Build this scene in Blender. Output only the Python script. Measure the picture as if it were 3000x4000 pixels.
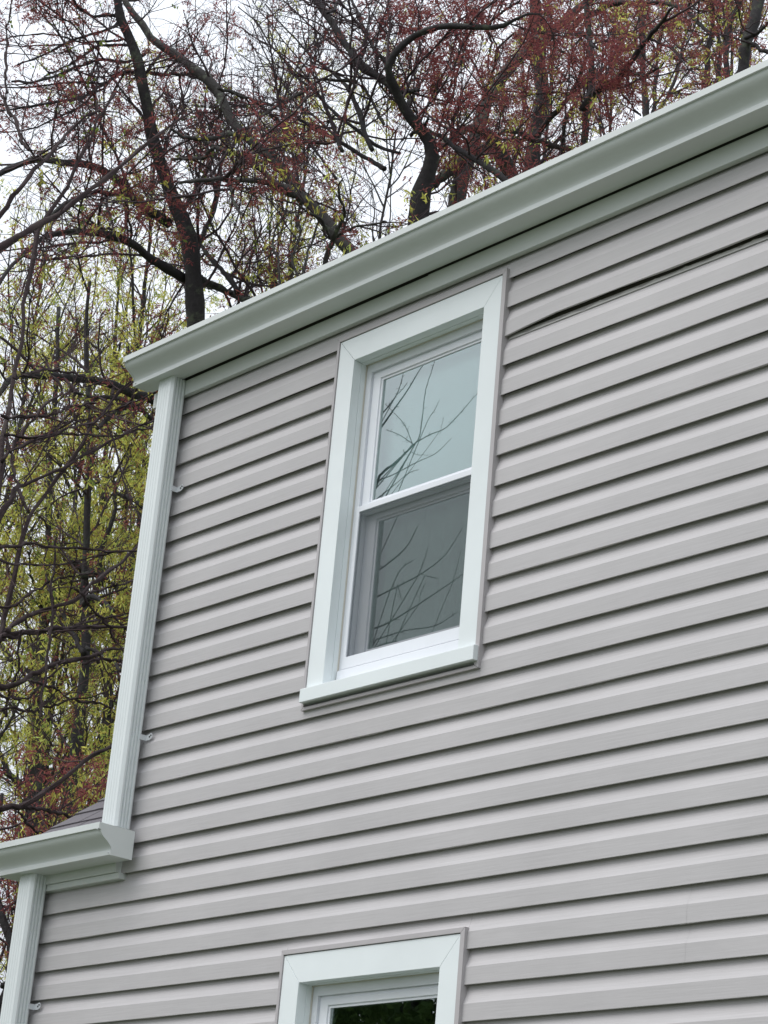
import bpy, bmesh, math, random
import numpy as np
from mathutils import Matrix, Vector
for o in list(bpy.data.objects): bpy.data.objects.remove(o)
S = bpy.context.scene
COL = S.collection
rng = np.random.default_rng(7)
random.seed(7)

# ------------------------------------------------------------------ camera
FPX = 9039.24                       # focal length in photo pixels (3000 x 4000)
RM = np.array([[0.65700, 0.21770, 0.72180], [0.74920, -0.29590, -0.59260], [0.08450, 0.93010, -0.35740]])
yaw, pit, rol = math.radians(50.6127118), math.radians(20.94362455), math.radians(5.19366702)
def _rot():
    cz, sz = math.cos(yaw), math.sin(yaw); Z = np.array([[cz, -sz, 0], [sz, cz, 0], [0, 0, 1]])
    B = np.array([[1, 0, 0], [0, 0, -1.], [0, 1, 0]])
    cp, sp = math.cos(pit), math.sin(pit); P = np.array([[1, 0, 0], [0, cp, -sp], [0, sp, cp]])
    cr, sr = math.cos(rol), math.sin(rol); Q = np.array([[cr, -sr, 0], [sr, cr, 0], [0, 0, 1]])
    return Z @ B @ P @ Q
RM = _rot()
E = 0.1143                          # siding exposure (4.5 in)
CAM = np.array([0, -43.56723543 * E, 1.6])
Z0 = 1.6 + 32.91541397 * E          # bottom edge of the top siding course
cd = bpy.data.cameras.new('camera'); cam = bpy.data.objects.new('camera', cd); COL.objects.link(cam)
m = Matrix.Identity(4)
for i in range(3):
    for j in range(3): m[i][j] = RM[i, j]
    m[i][3] = CAM[i]
cam.matrix_world = m
cd.sensor_fit = 'HORIZONTAL'; cd.sensor_width = 36; cd.lens = 36 * FPX / 3000
cd.clip_start = 0.1; cd.clip_end = 3000
S.camera = cam

# ------------------------------------------------------------------ overcast sky and soft sun
SUN_EL, SUN_AZ = math.radians(52), math.radians(205)     # azimuth clockwise from +Y
w = bpy.data.worlds.new('World'); S.world = w; w.use_nodes = True
nt = w.node_tree; nt.nodes.clear()
def wn(t, **k):
    n = nt.nodes.new(t)
    for a, b in k.items(): setattr(n, a, b)
    return n
out = wn('ShaderNodeOutputWorld'); bg = wn('ShaderNodeBackground'); bg.inputs['Strength'].default_value = 0.1
sky = wn('ShaderNodeTexSky'); sky.sky_type = 'NISHITA'; sky.sun_disc = False
sky.sun_elevation = SUN_EL; sky.sun_rotation = SUN_AZ; sky.dust_density = 4; sky.air_density = 1.2
hs = wn('ShaderNodeHueSaturation'); hs.inputs['Saturation'].default_value = 0.35
tc = wn('ShaderNodeTexCoord'); sp = wn('ShaderNodeSeparateXYZ')
mr = wn('ShaderNodeMapRange')       # overcast law: zenith three times as bright as the horizon
mr.inputs['From Min'].default_value = 0; mr.inputs['From Max'].default_value = 1
mr.inputs['To Min'].default_value = 7.2; mr.inputs['To Max'].default_value = 21.6
cl = wn('ShaderNodeMix', data_type='RGBA', blend_type='MULTIPLY'); cl.inputs[0].default_value = 1
cl.inputs[6].default_value = (0.875, 0.925, 1.0, 1)
mx = wn('ShaderNodeMix', data_type='RGBA'); mx.inputs[0].default_value = 0.85
L = nt.links.new
L(tc.outputs['Generated'], sp.inputs[0]); L(sp.outputs['Z'], mr.inputs['Value'])
L(mr.outputs[0], cl.inputs[7]); L(sky.outputs[0], hs.inputs['Color'])
L(hs.outputs[0], mx.inputs[6]); L(cl.outputs[2], mx.inputs[7]); L(mx.outputs[2], bg.inputs['Color']); L(bg.outputs[0], out.inputs[0])
sl = bpy.data.lights.new('sun', 'SUN'); sl.energy = 1.5; sl.angle = math.radians(40); sl.color = (1, 0.97, 0.94)
so = bpy.data.objects.new('sun', sl); COL.objects.link(so)
sd = Vector((math.sin(SUN_AZ) * math.cos(SUN_EL), math.cos(SUN_AZ) * math.cos(SUN_EL), math.sin(SUN_EL)))
so.rotation_euler = sd.to_track_quat('Z', 'Y').to_euler(); so.location = (0, -20, 30)
S.view_settings.view_transform = 'Standard'; S.view_settings.look = 'None'
S.view_settings.gamma = 1; S.view_settings.use_curve_mapping = False
S.view_settings.exposure = 0.0
S.cycles.max_bounces = 8; S.cycles.transparent_max_bounces = 24

# ------------------------------------------------------------------ pixel helpers
FH = -RM[:, 2].copy(); FH[2] = 0; FH /= np.linalg.norm(FH)
def ray(px, py): return RM @ np.array([(px - 1500) / FPX, -(py - 2000) / FPX, -1.0])
def at_y(px, py, y): d = ray(px, py); return CAM + d * ((y - CAM[1]) / d[1])
def at_d(px, py, D): d = ray(px, py); return CAM + d * (D / d.dot(FH))
def project(P):
    c = (np.asarray(P) - CAM) @ RM
    z = np.maximum(-c[..., 2], 1e-3)
    return 1500 + FPX * c[..., 0] / z, 2000 - FPX * c[..., 1] / z

# ------------------------------------------------------------------ materials
def mat(name, build):
    M = bpy.data.materials.new(name); M.use_nodes = True
    T = M.node_tree; T.nodes.clear()
    o = T.nodes.new('ShaderNodeOutputMaterial')
    build(T, o); return M
def N(T, t, inp=None, **k):
    n = T.nodes.new(t)
    for a, b in k.items(): setattr(n, a, b)
    for a, b in (inp or {}).items(): n.inputs[a].default_value = b
    return n
def painted(name, base, rough, dirt=0.0, grain=None, bump=0.0, dirtcol=(0.2, 0.19, 0.17, 1), spec=0.4):
    """smooth painted or moulded surface: faint tone drift, thin horizontal grain, small dirt specks"""
    def b(T, o):
        P = N(T, 'ShaderNodeBsdfPrincipled', {'Roughness': rough, 'Specular IOR Level': spec})
        tc = N(T, 'ShaderNodeTexCoord'); geo = N(T, 'ShaderNodeNewGeometry')
        n1 = N(T, 'ShaderNodeTexNoise', {'Scale': 1.7, 'Detail': 4, 'Roughness': 0.6})
        T.links.new(geo.outputs['Position'], n1.inputs['Vector'])
        r1 = N(T, 'ShaderNodeMapRange', {'From Min': .3, 'From Max': .7, 'To Min': .95, 'To Max': 1.05})
        T.links.new(n1.outputs['Fac'], r1.inputs['Value'])
        mu = N(T, 'ShaderNodeMix', data_type='RGBA', blend_type='MULTIPLY'); mu.inputs[0].default_value = 1
        mu.inputs[6].default_value = (*base, 1); T.links.new(r1.outputs[0], mu.inputs[7])
        colr = mu.outputs[2]
        if grain:
            mp = N(T, 'ShaderNodeMapping'); mp.inputs['Scale'].default_value = grain
            T.links.new(geo.outputs['Position'], mp.inputs['Vector'])
            n2 = N(T, 'ShaderNodeTexNoise', {'Scale': 1, 'Detail': 5, 'Roughness': 0.65})
            T.links.new(mp.outputs[0], n2.inputs['Vector'])
            r2 = N(T, 'ShaderNodeMapRange', {'From Min': .32, 'From Max': .68, 'To Min': .95, 'To Max': 1.035})
            T.links.new(n2.outputs['Fac'], r2.inputs['Value'])
            m2 = N(T, 'ShaderNodeMix', data_type='RGBA', blend_type='MULTIPLY'); m2.inputs[0].default_value = 1
            T.links.new(colr, m2.inputs[6]); T.links.new(r2.outputs[0], m2.inputs[7]); colr = m2.outputs[2]
            bp = N(T, 'ShaderNodeBump', {'Strength': bump, 'Distance': 0.002})
            T.links.new(n2.outputs['Fac'], bp.inputs['Height']); T.links.new(bp.outputs[0], P.inputs['Normal'])
        if dirt > 0:
            n3 = N(T, 'ShaderNodeTexNoise', {'Scale': 9, 'Detail': 8, 'Roughness': 0.8})
            T.links.new(geo.outputs['Position'], n3.inputs['Vector'])
            r3 = N(T, 'ShaderNodeMapRange', {'From Min': .60, 'From Max': .80, 'To Min': 0, 'To Max': dirt})
            T.links.new(n3.outputs['Fac'], r3.inputs['Value'])
            m3 = N(T, 'ShaderNodeMix', data_type='RGBA'); T.links.new(r3.outputs[0], m3.inputs[0])
            T.links.new(colr, m3.inputs[6]); m3.inputs[7].default_value = dirtcol; colr = m3.outputs[2]
        T.links.new(colr, P.inputs['Base Color']); T.links.new(P.outputs[0], o.inputs[0])
    return mat(name, b)
M_SIDING = painted('vinyl siding', (0.492, 0.472, 0.474), 0.55, 0.10, (5, 60, 160), 0.25)
M_CHANNEL = painted('vinyl channel', (0.45, 0.425, 0.43), 0.5, 0.12)
M_TRIM = painted('white trim', (0.78, 0.825, 0.83), 0.45, 0.05)
M_GUTTER = painted('white aluminium', (0.66, 0.69, 0.675), 0.32, 0.10)
M_SPOUT = painted('white downspout aluminium', (0.75, 0.79, 0.79), 0.38, 0.09)
M_FRIEZE = painted('aluminium trim coil', (0.66, 0.69, 0.67), 0.45, 0.08)
M_VINYL = painted('white window vinyl', (0.80, 0.82, 0.86), 0.4, 0.05)
M_DARKMETAL = painted('dark screw', (0.05, 0.05, 0.05), 0.5)
M_STRAP = painted('galvanised strap', (0.62, 0.64, 0.66), 0.4)
M_SHEATH = painted('sheathing', (0.10, 0.09, 0.08), 0.9)
M_DRY = painted('interior wall', (0.45, 0.45, 0.43), 0.8)
M_SHADE = painted('roller shade fabric', (0.76, 0.93, 0.94), 0.9)
M_CURTAIN = painted('sheer curtain fabric', (0.62, 0.76, 0.69), 0.9)
M_SHINGLE = painted('asphalt shingle', (0.15, 0.14, 0.15), 0.95, 0.5, (160, 160, 160), 0.8, (0.2, 0.19, 0.2, 1), 0.2)
M_FLANGE = painted('weathered nail flange', (0.56, 0.55, 0.53), 0.8, 0.9, (60, 60, 90), 0.3, (0.25, 0.22, 0.2, 1))
M_CAULK = painted('old caulk', (0.60, 0.57, 0.50), 0.7, 0.3)

def glass(T, o):
    fr = N(T, 'ShaderNodeFresnel', {'IOR': 1.5})
    mlt = N(T, 'ShaderNodeMath', operation='MULTIPLY'); mlt.inputs[1].default_value = 5.0
    T.links.new(fr.outputs[0], mlt.inputs[0])
    tr = N(T, 'ShaderNodeBsdfTransparent', {'Color': (0.975, 1.0, 0.99, 1)})
    gl = N(T, 'ShaderNodeBsdfGlossy', {'Roughness': 0.0, 'Color': (0.92, 1, 0.985, 1)})
    n = N(T, 'ShaderNodeTexNoise', {'Scale': 2.2, 'Detail': 1}); g = N(T, 'ShaderNodeNewGeometry')
    T.links.new(g.outputs['Position'], n.inputs['Vector'])
    bp = N(T, 'ShaderNodeBump', {'Strength': 0.05, 'Distance': 0.004}); T.links.new(n.outputs['Fac'], bp.inputs['Height'])
    T.links.new(bp.outputs[0], gl.inputs['Normal'])
    mi = N(T, 'ShaderNodeMixShader'); T.links.new(mlt.outputs[0], mi.inputs[0])
    T.links.new(tr.outputs[0], mi.inputs[1]); T.links.new(gl.outputs[0], mi.inputs[2]); T.links.new(mi.outputs[0], o.inputs[0])
M_GLASS = mat('window glass', glass)
def screen(T, o):
    tr = N(T, 'ShaderNodeBsdfTransparent'); df = N(T, 'ShaderNodeBsdfDiffuse', {'Color': (0.075, 0.088, 0.092, 1)})
    mi = N(T, 'ShaderNodeMixShader', {0: 0.44}); T.links.new(tr.outputs[0], mi.inputs[1]); T.links.new(df.outputs[0], mi.inputs[2])
    T.links.new(mi.outputs[0], o.inputs[0])
M_SCREEN = mat('insect screen mesh', screen)
def bark(name, c1, c2, lich, amt):
    def b(T, o):
        P = N(T, 'ShaderNodeBsdfPrincipled', {'Roughness': 0.9, 'Specular IOR Level': 0.2}); g = N(T, 'ShaderNodeNewGeometry')
        n = N(T, 'ShaderNodeTexNoise', {'Scale': 14, 'Detail': 6, 'Roughness': .7}); T.links.new(g.outputs['Position'], n.inputs['Vector'])
        m1 = N(T, 'ShaderNodeMix', data_type='RGBA'); m1.inputs[6].default_value = (*c1, 1); m1.inputs[7].default_value = (*c2, 1)
        T.links.new(n.outputs['Fac'], m1.inputs[0])
        n2 = N(T, 'ShaderNodeTexNoise', {'Scale': 4.5, 'Detail': 7, 'Roughness': .75}); T.links.new(g.outputs['Position'], n2.inputs['Vector'])
        r = N(T, 'ShaderNodeMapRange', {'From Min': .54, 'From Max': .66, 'To Min': 0, 'To Max': amt}); T.links.new(n2.outputs['Fac'], r.inputs['Value'])
        m2 = N(T, 'ShaderNodeMix', data_type='RGBA'); T.links.new(r.outputs[0], m2.inputs[0]); T.links.new(m1.outputs[2], m2.inputs[6]); m2.inputs[7].default_value = (*lich, 1)
        bp = N(T, 'ShaderNodeBump', {'Strength': .9, 'Distance': .02}); T.links.new(n.outputs['Fac'], bp.inputs['Height']); T.links.new(bp.outputs[0], P.inputs['Normal'])
        T.links.new(m2.outputs[2], P.inputs['Base Color']); T.links.new(P.outputs[0], o.inputs[0])
    return mat(name, b)
M_BARK = bark('grey maple bark', (0.022, 0.02, 0.022), (0.06, 0.056, 0.057), (0.11, 0.13, 0.085), 0.7)
M_BARK2 = bark('pale lichen bark', (0.035, 0.033, 0.033), (0.085, 0.08, 0.075), (0.20, 0.23, 0.17), 0.85)
M_BROWN = bark('purple brown bark', (0.028, 0.02, 0.022), (0.07, 0.05, 0.05), (0.12, 0.10, 0.09), 0.4)
def twigm(name, c):
    def b(T, o):
        P = N(T, 'ShaderNodeBsdfPrincipled', {'Roughness': 0.8, 'Base Color': (*c, 1), 'Specular IOR Level': 0.2}); T.links.new(P.outputs[0], o.inputs[0])
    return mat(name, b)
M_TWIG = twigm('twig bark', (0.065, 0.048, 0.052)); M_TWIGB = twigm('brown twig bark', (0.07, 0.045, 0.045))
def leafm(name, cols, trans=0.4):
    def b(T, o):
        g = N(T, 'ShaderNodeNewGeometry'); rmp = N(T, 'ShaderNodeValToRGB'); rmp.color_ramp.interpolation = 'LINEAR'
        e = rmp.color_ramp.elements
        for i, c in enumerate(cols):
            if i < 2: e[i].position = i / (len(cols) - 1); e[i].color = (*c, 1)
            else: x = e.new(i / (len(cols) - 1)); x.color = (*c, 1)
        for i, c in enumerate(cols): e[i].position = i / (len(cols) - 1); e[i].color = (*c, 1)
        T.links.new(g.outputs['Random Per Island'], rmp.inputs[0])
        d = N(T, 'ShaderNodeBsdfDiffuse'); t = N(T, 'ShaderNodeBsdfTranslucent'); mi = N(T, 'ShaderNodeMixShader', {0: trans})
        T.links.new(rmp.outputs[0], d.inputs[0]); T.links.new(rmp.outputs[0], t.inputs[0])
        T.links.new(d.outputs[0], mi.inputs[1]); T.links.new(t.outputs[0], mi.inputs[2]); T.links.new(mi.outputs[0], o.inputs[0])
    return mat(name, b)
M_RED = leafm('red maple blossom', [(0.19, 0.055, 0.065), (0.29, 0.09, 0.09), (0.35, 0.14, 0.11), (0.21, 0.065, 0.085)], .5)
M_YEL = leafm('yellow green catkin', [(0.56, 0.54, 0.11), (0.72, 0.68, 0.18), (0.46, 0.56, 0.15), (0.42, 0.28, 0.08)], .62)
M_LEAF = leafm('new leaf', [(0.20, 0.27, 0.06), (0.28, 0.36, 0.09), (0.16, 0.20, 0.06)], .5)
M_GRN = leafm('fresh green leaf', [(0.05, 0.09, 0.03), (0.09, 0.15, 0.04), (0.04, 0.07, 0.03)], .3)
def grassm(T, o):
    P = N(T, 'ShaderNodeBsdfPrincipled', {'Roughness': 0.95}); g = N(T, 'ShaderNodeNewGeometry')
    n = N(T, 'ShaderNodeTexNoise', {'Scale': 3, 'Detail': 8}); T.links.new(g.outputs['Position'], n.inputs['Vector'])
    m1 = N(T, 'ShaderNodeMix', data_type='RGBA'); m1.inputs[6].default_value = (0.045, 0.06, 0.03, 1); m1.inputs[7].default_value = (0.085, 0.10, 0.055, 1)
    T.links.new(n.outputs['Fac'], m1.inputs[0]); T.links.new(m1.outputs[2], P.inputs['Base Color']); T.links.new(P.outputs[0], o.inputs[0])
M_GRASS = mat('lawn', grassm)

# ------------------------------------------------------------------ object helpers
def link(name, me, parent=None, m=None):
    o = bpy.data.objects.new(name, me); COL.objects.link(o)
    if parent: o.parent = parent
    if m and not me.materials: me.materials.append(m)
    return o
def empty(name, loc, label, cat, group=None):
    o = bpy.data.objects.new(name, None); COL.objects.link(o); o.location = loc
    o['label'] = label; o['category'] = cat
    if group: o['group'] = group
    bpy.context.view_layer.update()
    return o
def tagit(o, label, cat, group=None):
    o['label'] = label; o['category'] = cat
    if group: o['group'] = group
def pydata(name, V, F, parent=None, m=None, smooth=False, off=None):
    me = bpy.data.meshes.new(name)
    if off is not None: V = [tuple(np.asarray(v) - off) for v in V]
    me.from_pydata([tuple(map(float, v)) for v in V], [], F); me.update()
    if smooth:
        for p in me.polygons: p.use_smooth = True
    return link(name, me, parent, m)
def box_mesh(x0, x1, y0, y1, z0, z1, V=None, F=None):
    V = [] if V is None else V; F = [] if F is None else F
    b = len(V)
    V += [(x, y, z) for x in (x0, x1) for y in (y0, y1) for z in (z0, z1)]
    F += [[b + i for i in q] for q in ((0, 1, 3, 2), (4, 6, 7, 5), (0, 4, 5, 1), (2, 3, 7, 6), (0, 2, 6, 4), (1, 5, 7, 3))]
    return V, F
def bevelled(o, w=0.0015, seg=2):
    bm = bmesh.new(); bm.from_mesh(o.data); bmesh.ops.recalc_face_normals(bm, faces=bm.faces)
    bmesh.ops.bevel(bm, geom=list(bm.edges), offset=w, segments=seg, affect='EDGES', profile=0.6)
    bm.to_mesh(o.data); bm.free(); return o
def prism(name, prof, x0, x1, parent, m, closed=True, caps=True, nseg=1, fn=None, smooth=False):
    """profile of (y, z) swept along x"""
    n = len(prof); V = []; F = []
    for s in range(nseg + 1):
        x = x0 + (x1 - x0) * s / nseg
        for k, (y, z) in enumerate(prof):
            dy, dz = fn(x, k) if fn else (0, 0)
            V.append((x, y + dy, z + dz))
    for s in range(nseg):
        for k in range(n if closed else n - 1):
            a, b = s * n + k, s * n + (k + 1) % n
            F.append((a, b, b + n, a + n))
    if closed and caps: F += [tuple(range(n - 1, -1, -1)), tuple(range(nseg * n, nseg * n + n))]
    o = pydata(name, V, F, parent, m)
    if smooth:
        for p in o.data.polygons: p.use_smooth = True
    return o
def fixn(o):
    bm = bmesh.new(); bm.from_mesh(o.data); bmesh.ops.recalc_face_normals(bm, faces=bm.faces); bm.to_mesh(o.data); bm.free(); return o

# ------------------------------------------------------------------ ground
V = []; F = []
g = 60
for i in range(g + 1):
    for j in range(g + 1):
        x, y = (i / g - .5) * 2, (j / g - .5) * 2
        x, y = x * abs(x) * 900, y * abs(y) * 900
        V.append((x, y, 0.05 * math.sin(x * .21) * math.cos(y * .17) if max(abs(x), abs(y)) > 12 else 0))
for i in range(g):
    for j in range(g): a = i * (g + 1) + j; F.append((a, a + g + 1, a + g + 2, a + 1))
go = pydata('ground', V, F, None, M_GRASS, True); go['kind'] = 'structure'

# ------------------------------------------------------------------ house
house = empty('house', (0, 0, 0), 'two-storey house clad in lavender grey lap siding with white trim', 'house')
XL, XLW, XR = -7.63, -8.13, 2.6            # upper corner, low wing corner, far corner
YB = 6.4
ZE = Z0 + 0.143                            # soffit
WIN = []                                   # openings (x0,x1,z0,z1) taken out of the siding

# sheathing and inner rooms
V = []; F = []
ux0, ux1, uz0, uz1 = -6.325, -5.587, 3.945, 5.292
lx0, lx1, lz0, lz1 = ux0 + .031, ux1 + .031, uz0 - 2.369, uz1 - 2.369
box_mesh(XL + .02, ux0, .023, .12, 0, ZE + .1, V, F)
box_mesh(XLW + .02, XL + .018, .023, .12, 0, 3.44, V, F)
box_mesh(lx1, XR - .02, .023, .12, 0, ZE + .1, V, F)
box_mesh(ux0, lx1, .023, .12, uz1, ZE + .1, V, F)
box_mesh(ux0, lx1, .023, .12, lz1, uz0, V, F)
box_mesh(ux0, lx1, .023, .12, 0, lz0, V, F)
box_mesh(ux1, lx1, .021, .119, uz0, uz1, V, F)
box_mesh(ux0, lx0, .021, .119, lz0, lz1, V, F)
pydata('wall_sheathing', V, F, house, M_SHEATH)
V = []; F = []
box_mesh(XL + .02, XL + .12, .121, YB, 0, ZE + .1, V, F); box_mesh(XR - .12, XR - .02, .121, YB, 0, ZE + .1, V, F)
box_mesh(XL + .121, XR - .121, YB - .1, YB, 0, ZE + .1, V, F)
box_mesh(XL + .121, XR - .121, .121, YB - .101, 2.95, 3.2, V, F); box_mesh(XL + .121, XR - .121, .121, YB - .101, ZE - .02, ZE + .09, V, F)
box_mesh(XL + .121, XR - .121, .121, YB - .101, .3, .4, V, F)
box_mesh(-4.6, -4.5, .121, 3.4, .401, 2.949, V, F); box_mesh(-4.6, -4.5, .121, 3.4, 3.201, ZE - .021, V, F)
box_mesh(XL + .121, -4.601, 3.3, 3.4, .401, 2.949, V, F); box_mesh(XL + .121, -4.601, 3.3, 3.4, 3.201, ZE - .021, V, F)
pydata('inner_wall', V, F, house, M_DRY)
V = []; F = []
box_mesh(XLW + .02, XLW + .1, .121, 4.2, 0, 3.44, V, F); box_mesh(XLW + .101, XL + .019, 4.1, 4.2, 0, 3.44, V, F)
wg = pydata('wing_wall', V, F, house, M_SIDING)

# --- siding courses (Dutch lap), every course its own board
PROF = [(.0205, .0165), (.0040, .0160), (.0036, .0012), (.0010, .0), (.0, .0016), (.0004, .030), (.0008, .0570), (.0026, .0605), (.0066, .0700), (.0104, .0800), (.0140, .0900), (.0170, .1000), (.0185, .1230)]
def clip_profile(prof, lo, hi):
    q = []
    for (y0, z0), (y1, z1) in zip(prof[:-1], prof[1:]):
        for f in [0] + sorted(((c - z0) / (z1 - z0)) for c in (lo, hi) if z1 != z0 and 0 < (c - z0) / (z1 - z0) < 1) + [1]:
            y, z = y0 + f * (y1 - y0), z0 + f * (z1 - z0)
            if lo - 1e-6 <= z <= hi + 1e-6 and (not q or q[-1] != (y, z)): q.append((y, z))
    return q
JP = {4: [float(at_y(815, 3227, 0)[0])], 5: [float(at_y(2655, 3500, 0)[0])]}   # panel laps seen in the photo
JX = {0: [], 1: [-1.9], 2: [-3.6, 0.2], 3: [-2.0], 6: [1.4], 7: [-6.9, -2.9], 8: [-3.8], 9: [-1.5, -4.7], 10: [-3.1], 11: [-4.1]}
JX.update(JP)
jx_in = [(-6.423, -5.484, 3.905, 5.402), (-6.423 + .031, -5.484 + .031, 3.905 - 2.369, 5.402 - 2.369)]
def course(idx):
    zb = Z0 - idx * E; panel = (idx + 1) // 4
    left = XL + .05 if zb > 3.40 else XLW + .05
    segs = [(left, XR - .02)]; mids = []
    for (a, b, z0, z1) in jx_in:
        if zb + E > z0 and zb < z1:
            segs = [s for (p, q) in segs for s in ((p, a + .003), (b - .003, q)) if s[1] - s[0] > .02]
            if zb < z0 - .004: mids.append((a + .0035, b - .0035, -1, z0 - zb + .006))
            if zb + E > z1 + .004: mids.append((a + .0035, b - .0035, z1 - zb - .006, 1))
    out_ = []
    for (p, q) in segs:
        cuts = [x for x in JX.get(panel, []) if p + .1 < x < q - .1]
        e_ = [p] + sorted(cuts) + [q]
        out_ += [(u, v + (.03 if v in cuts and i % 2 == 0 else 0), -1, 1) for i, (u, v) in enumerate(zip([x - (.03 if x in cuts and i % 2 == 0 else 0) for i, x in enumerate(e_[:-1])], e_[1:]))]
    return zb, out_ + mids
nrow = int((Z0 - .35) / E)
for idx in range(nrow):
    zb, segs = course(idx)
    ph = rng.uniform(0, 6); am = rng.uniform(.0003, .0009); wig = rng.uniform(-.0006, .0006)
    for si, (p, q, lo, hi) in enumerate(segs):
        dyl = (si % 2) * -.0005
        prof = PROF
        if idx % 4 == 2: prof = [(.0205, .0150), (.0085, .0145)] + [(.0080, .0012)] + PROF[3:]
        if idx == 0: hi = min(hi, .13)
        full = (lo < 0 and hi >= 1)
        if not full: prof = clip_profile(prof, lo, hi)
        L_ = q - p; loose = (idx == 2 and p > -5.6)
        def fn(x, kk, ph=ph, am=am, wig=wig, dyl=dyl, loose=loose, p=p):
            dy = am * math.sin(x * 1.7 + ph) + dyl; dz = wig + .0008 * math.sin(x * 2.3 + ph * 2)
            if loose and kk < 7:
                t = min(max((x - p) / .25, 0), 1); t = t * t * (3 - 2 * t)
                dz += t * (.0115 + .003 * math.sin(x * 3.1)) * (1 if kk < 5 else .5); dy -= t * .005
            if kk < 3: dz += (.0012, .0016, .0011)[kk] * float(rng.normal()); dy += .0006 * float(rng.normal())
            return dy, dz
        nseg = max(2, int(L_ / .13))
        o = prism('siding_board', [(y, zb + z) for (y, z) in prof], p, q, house, M_SIDING, closed=False, nseg=nseg, fn=fn)
        if loose: o['label'] = 'warped siding board sprung loose with a dark open gap under it'
# nail flange that the warped board uncovers
bm = bmesh.new()
xa, n = -5.478, 150
zt = Z0 - 2 * E
prev = None
for i in range(n + 1):
    x = xa + 2.9 * i / n
    t = min(i / 45, 1); hgt = .003 + .008 * t + .0075 * math.sin(i * .9) * rng.random() + rng.uniform(-.0015, .002)
    a = bm.verts.new((x, .0128, zt - .010)); b = bm.verts.new((x, .0142, zt - .008 + hgt))
    if prev: bm.faces.new((prev[0], a, b, prev[1]))
    prev = (a, b)
me = bpy.data.meshes.new('nail_flange'); bm.to_mesh(me); bm.free()
o = link('nail_flange', me, house, M_FLANGE); o['label'] = 'ragged pale nailing flange exposed below the warped board'
# corner posts
def post(x, z0, z1, name='corner_post'):
    o = prism(name, [(0, 0)], 0, 1, house, M_SIDING) if False else None
    V, F = box_mesh(x, x + .075, -.006, .075, z0, z1)
    return bevelled(pydata(name, V, F, house, M_SIDING), .004)
post(XL - .012, 3.60, ZE - .002); post(XLW - .012, .3, 3.40)
V, F = box_mesh(XLW + .0, XR, .03, YB, -.2, .34); pydata('foundation', V, F, house, painted('concrete', (.3, .29, .28), .9, .4))

# --- frieze board (two lengths lapped) , soffit, fascia
xj = float(at_y(1500 + 205 * .9042, 1225 * .9042, -.022)[0])
def board(name, x0, x1, y0, y1, z0, z1, m=M_FRIEZE, b=.0015):
    V, F = box_mesh(x0, x1, y0, y1, z0, z1); o = pydata(name, V, F, house, m)
    return bevelled(o, b) if b else o
board('frieze_board', XL - .012, xj, -.0225, .000, Z0 + .0745, Z0 + .1415)
o = board('frieze_board', xj - .02, XR, -.0255, -.001, Z0 + .0715, Z0 + .1425)
board('soffit', XL - .014, XR, -.0335, .10, Z0 + .205, Z0 + .215, M_FRIEZE, 0)
board('frieze_backing', XL - .010, XR, .0185, .0225, Z0 + .09, Z0 + .2045, M_SHEATH, 0)
board('fascia', XL - .014, XR, -.054, -.034, Z0 + .146, ZE + .13, M_FRIEZE, 0)

# --- gutters: K profile, (depth outwards, height)
KP = [(.0, .0), (.078, .0), (.079, .0165), (.0745, .0185), (.0765, .026), (.083, .036), (.093, .046), (.105, .055), (.116, .063), (.1245, .0715), (.1295, .081), (.1305, .089), (.1395, .0895), (.1400, .1135), (.128, .1140)]
def gutter(x0, x1, yb, zb, bw, top, name):
    s = bw / .078
    pr_ = [(yb - d * s if d <= .08 else yb - bw - (d - .078) * (top - bw) / (.140 - .078), zb + z) for d, z in KP]
    inner = [(y + .0022, z + (.0022 if i < 12 else 0)) for i, (y, z) in enumerate(pr_)][::-1]
    back = [(yb, zb + .113), (yb + .0, zb)]
    o = prism(name, [(yb, zb + .110)] + pr_ + inner[:-1] + [(yb - .002, zb + .003), (yb - .002, zb + .110)], x0, x1, house, M_GUTTER, closed=True, caps=True, nseg=24,
              fn=lambda x, k: (.0009 * math.sin(x * 2.1 + zb), .0012 * math.sin(x * 1.3 + 1 + zb)))
    fixn(o)
    for p in o.data.polygons: p.use_smooth = True
    md = o.modifiers.new('edges', 'EDGE_SPLIT'); md.split_angle = math.radians(28)
    cap = [(y, z) for y, z in pr_] + [(yb, zb + .113)]
    for x, sg in ((x0, -1), (x1, 1)):
        c = prism('end_cap', [(y - .0015 * (1 if y < yb - .01 else 0), z - .001) for y, z in cap], x + sg * .0002, x + sg * .0035, o, M_GUTTER); fixn(c)
        for (yy, zz) in ((yb - top + .016, zb + .088), (yb - bw + .012, zb + .010)):
            bm = bmesh.new(); bmesh.ops.create_uvsphere(bm, u_segments=8, v_segments=6, radius=.0042, matrix=Matrix.Translation((x - sg * .012, yy - .012, zz)))
            me = bpy.data.meshes.new('rivet'); bm.to_mesh(me); bm.free(); link('rivet', me, o, M_STRAP)
    return o
gu = gutter(-7.645, XR + .1, -.0545, Z0 + .1415, .0755, .1415, 'gutter'); gu['label'] = 'long eave gutter under the main roof edge'
gl = gutter(-8.165, -7.366, -.030, 3.457, .100, .166, 'gutter'); gl['label'] = 'short gutter with capped end on the low wing'

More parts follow.
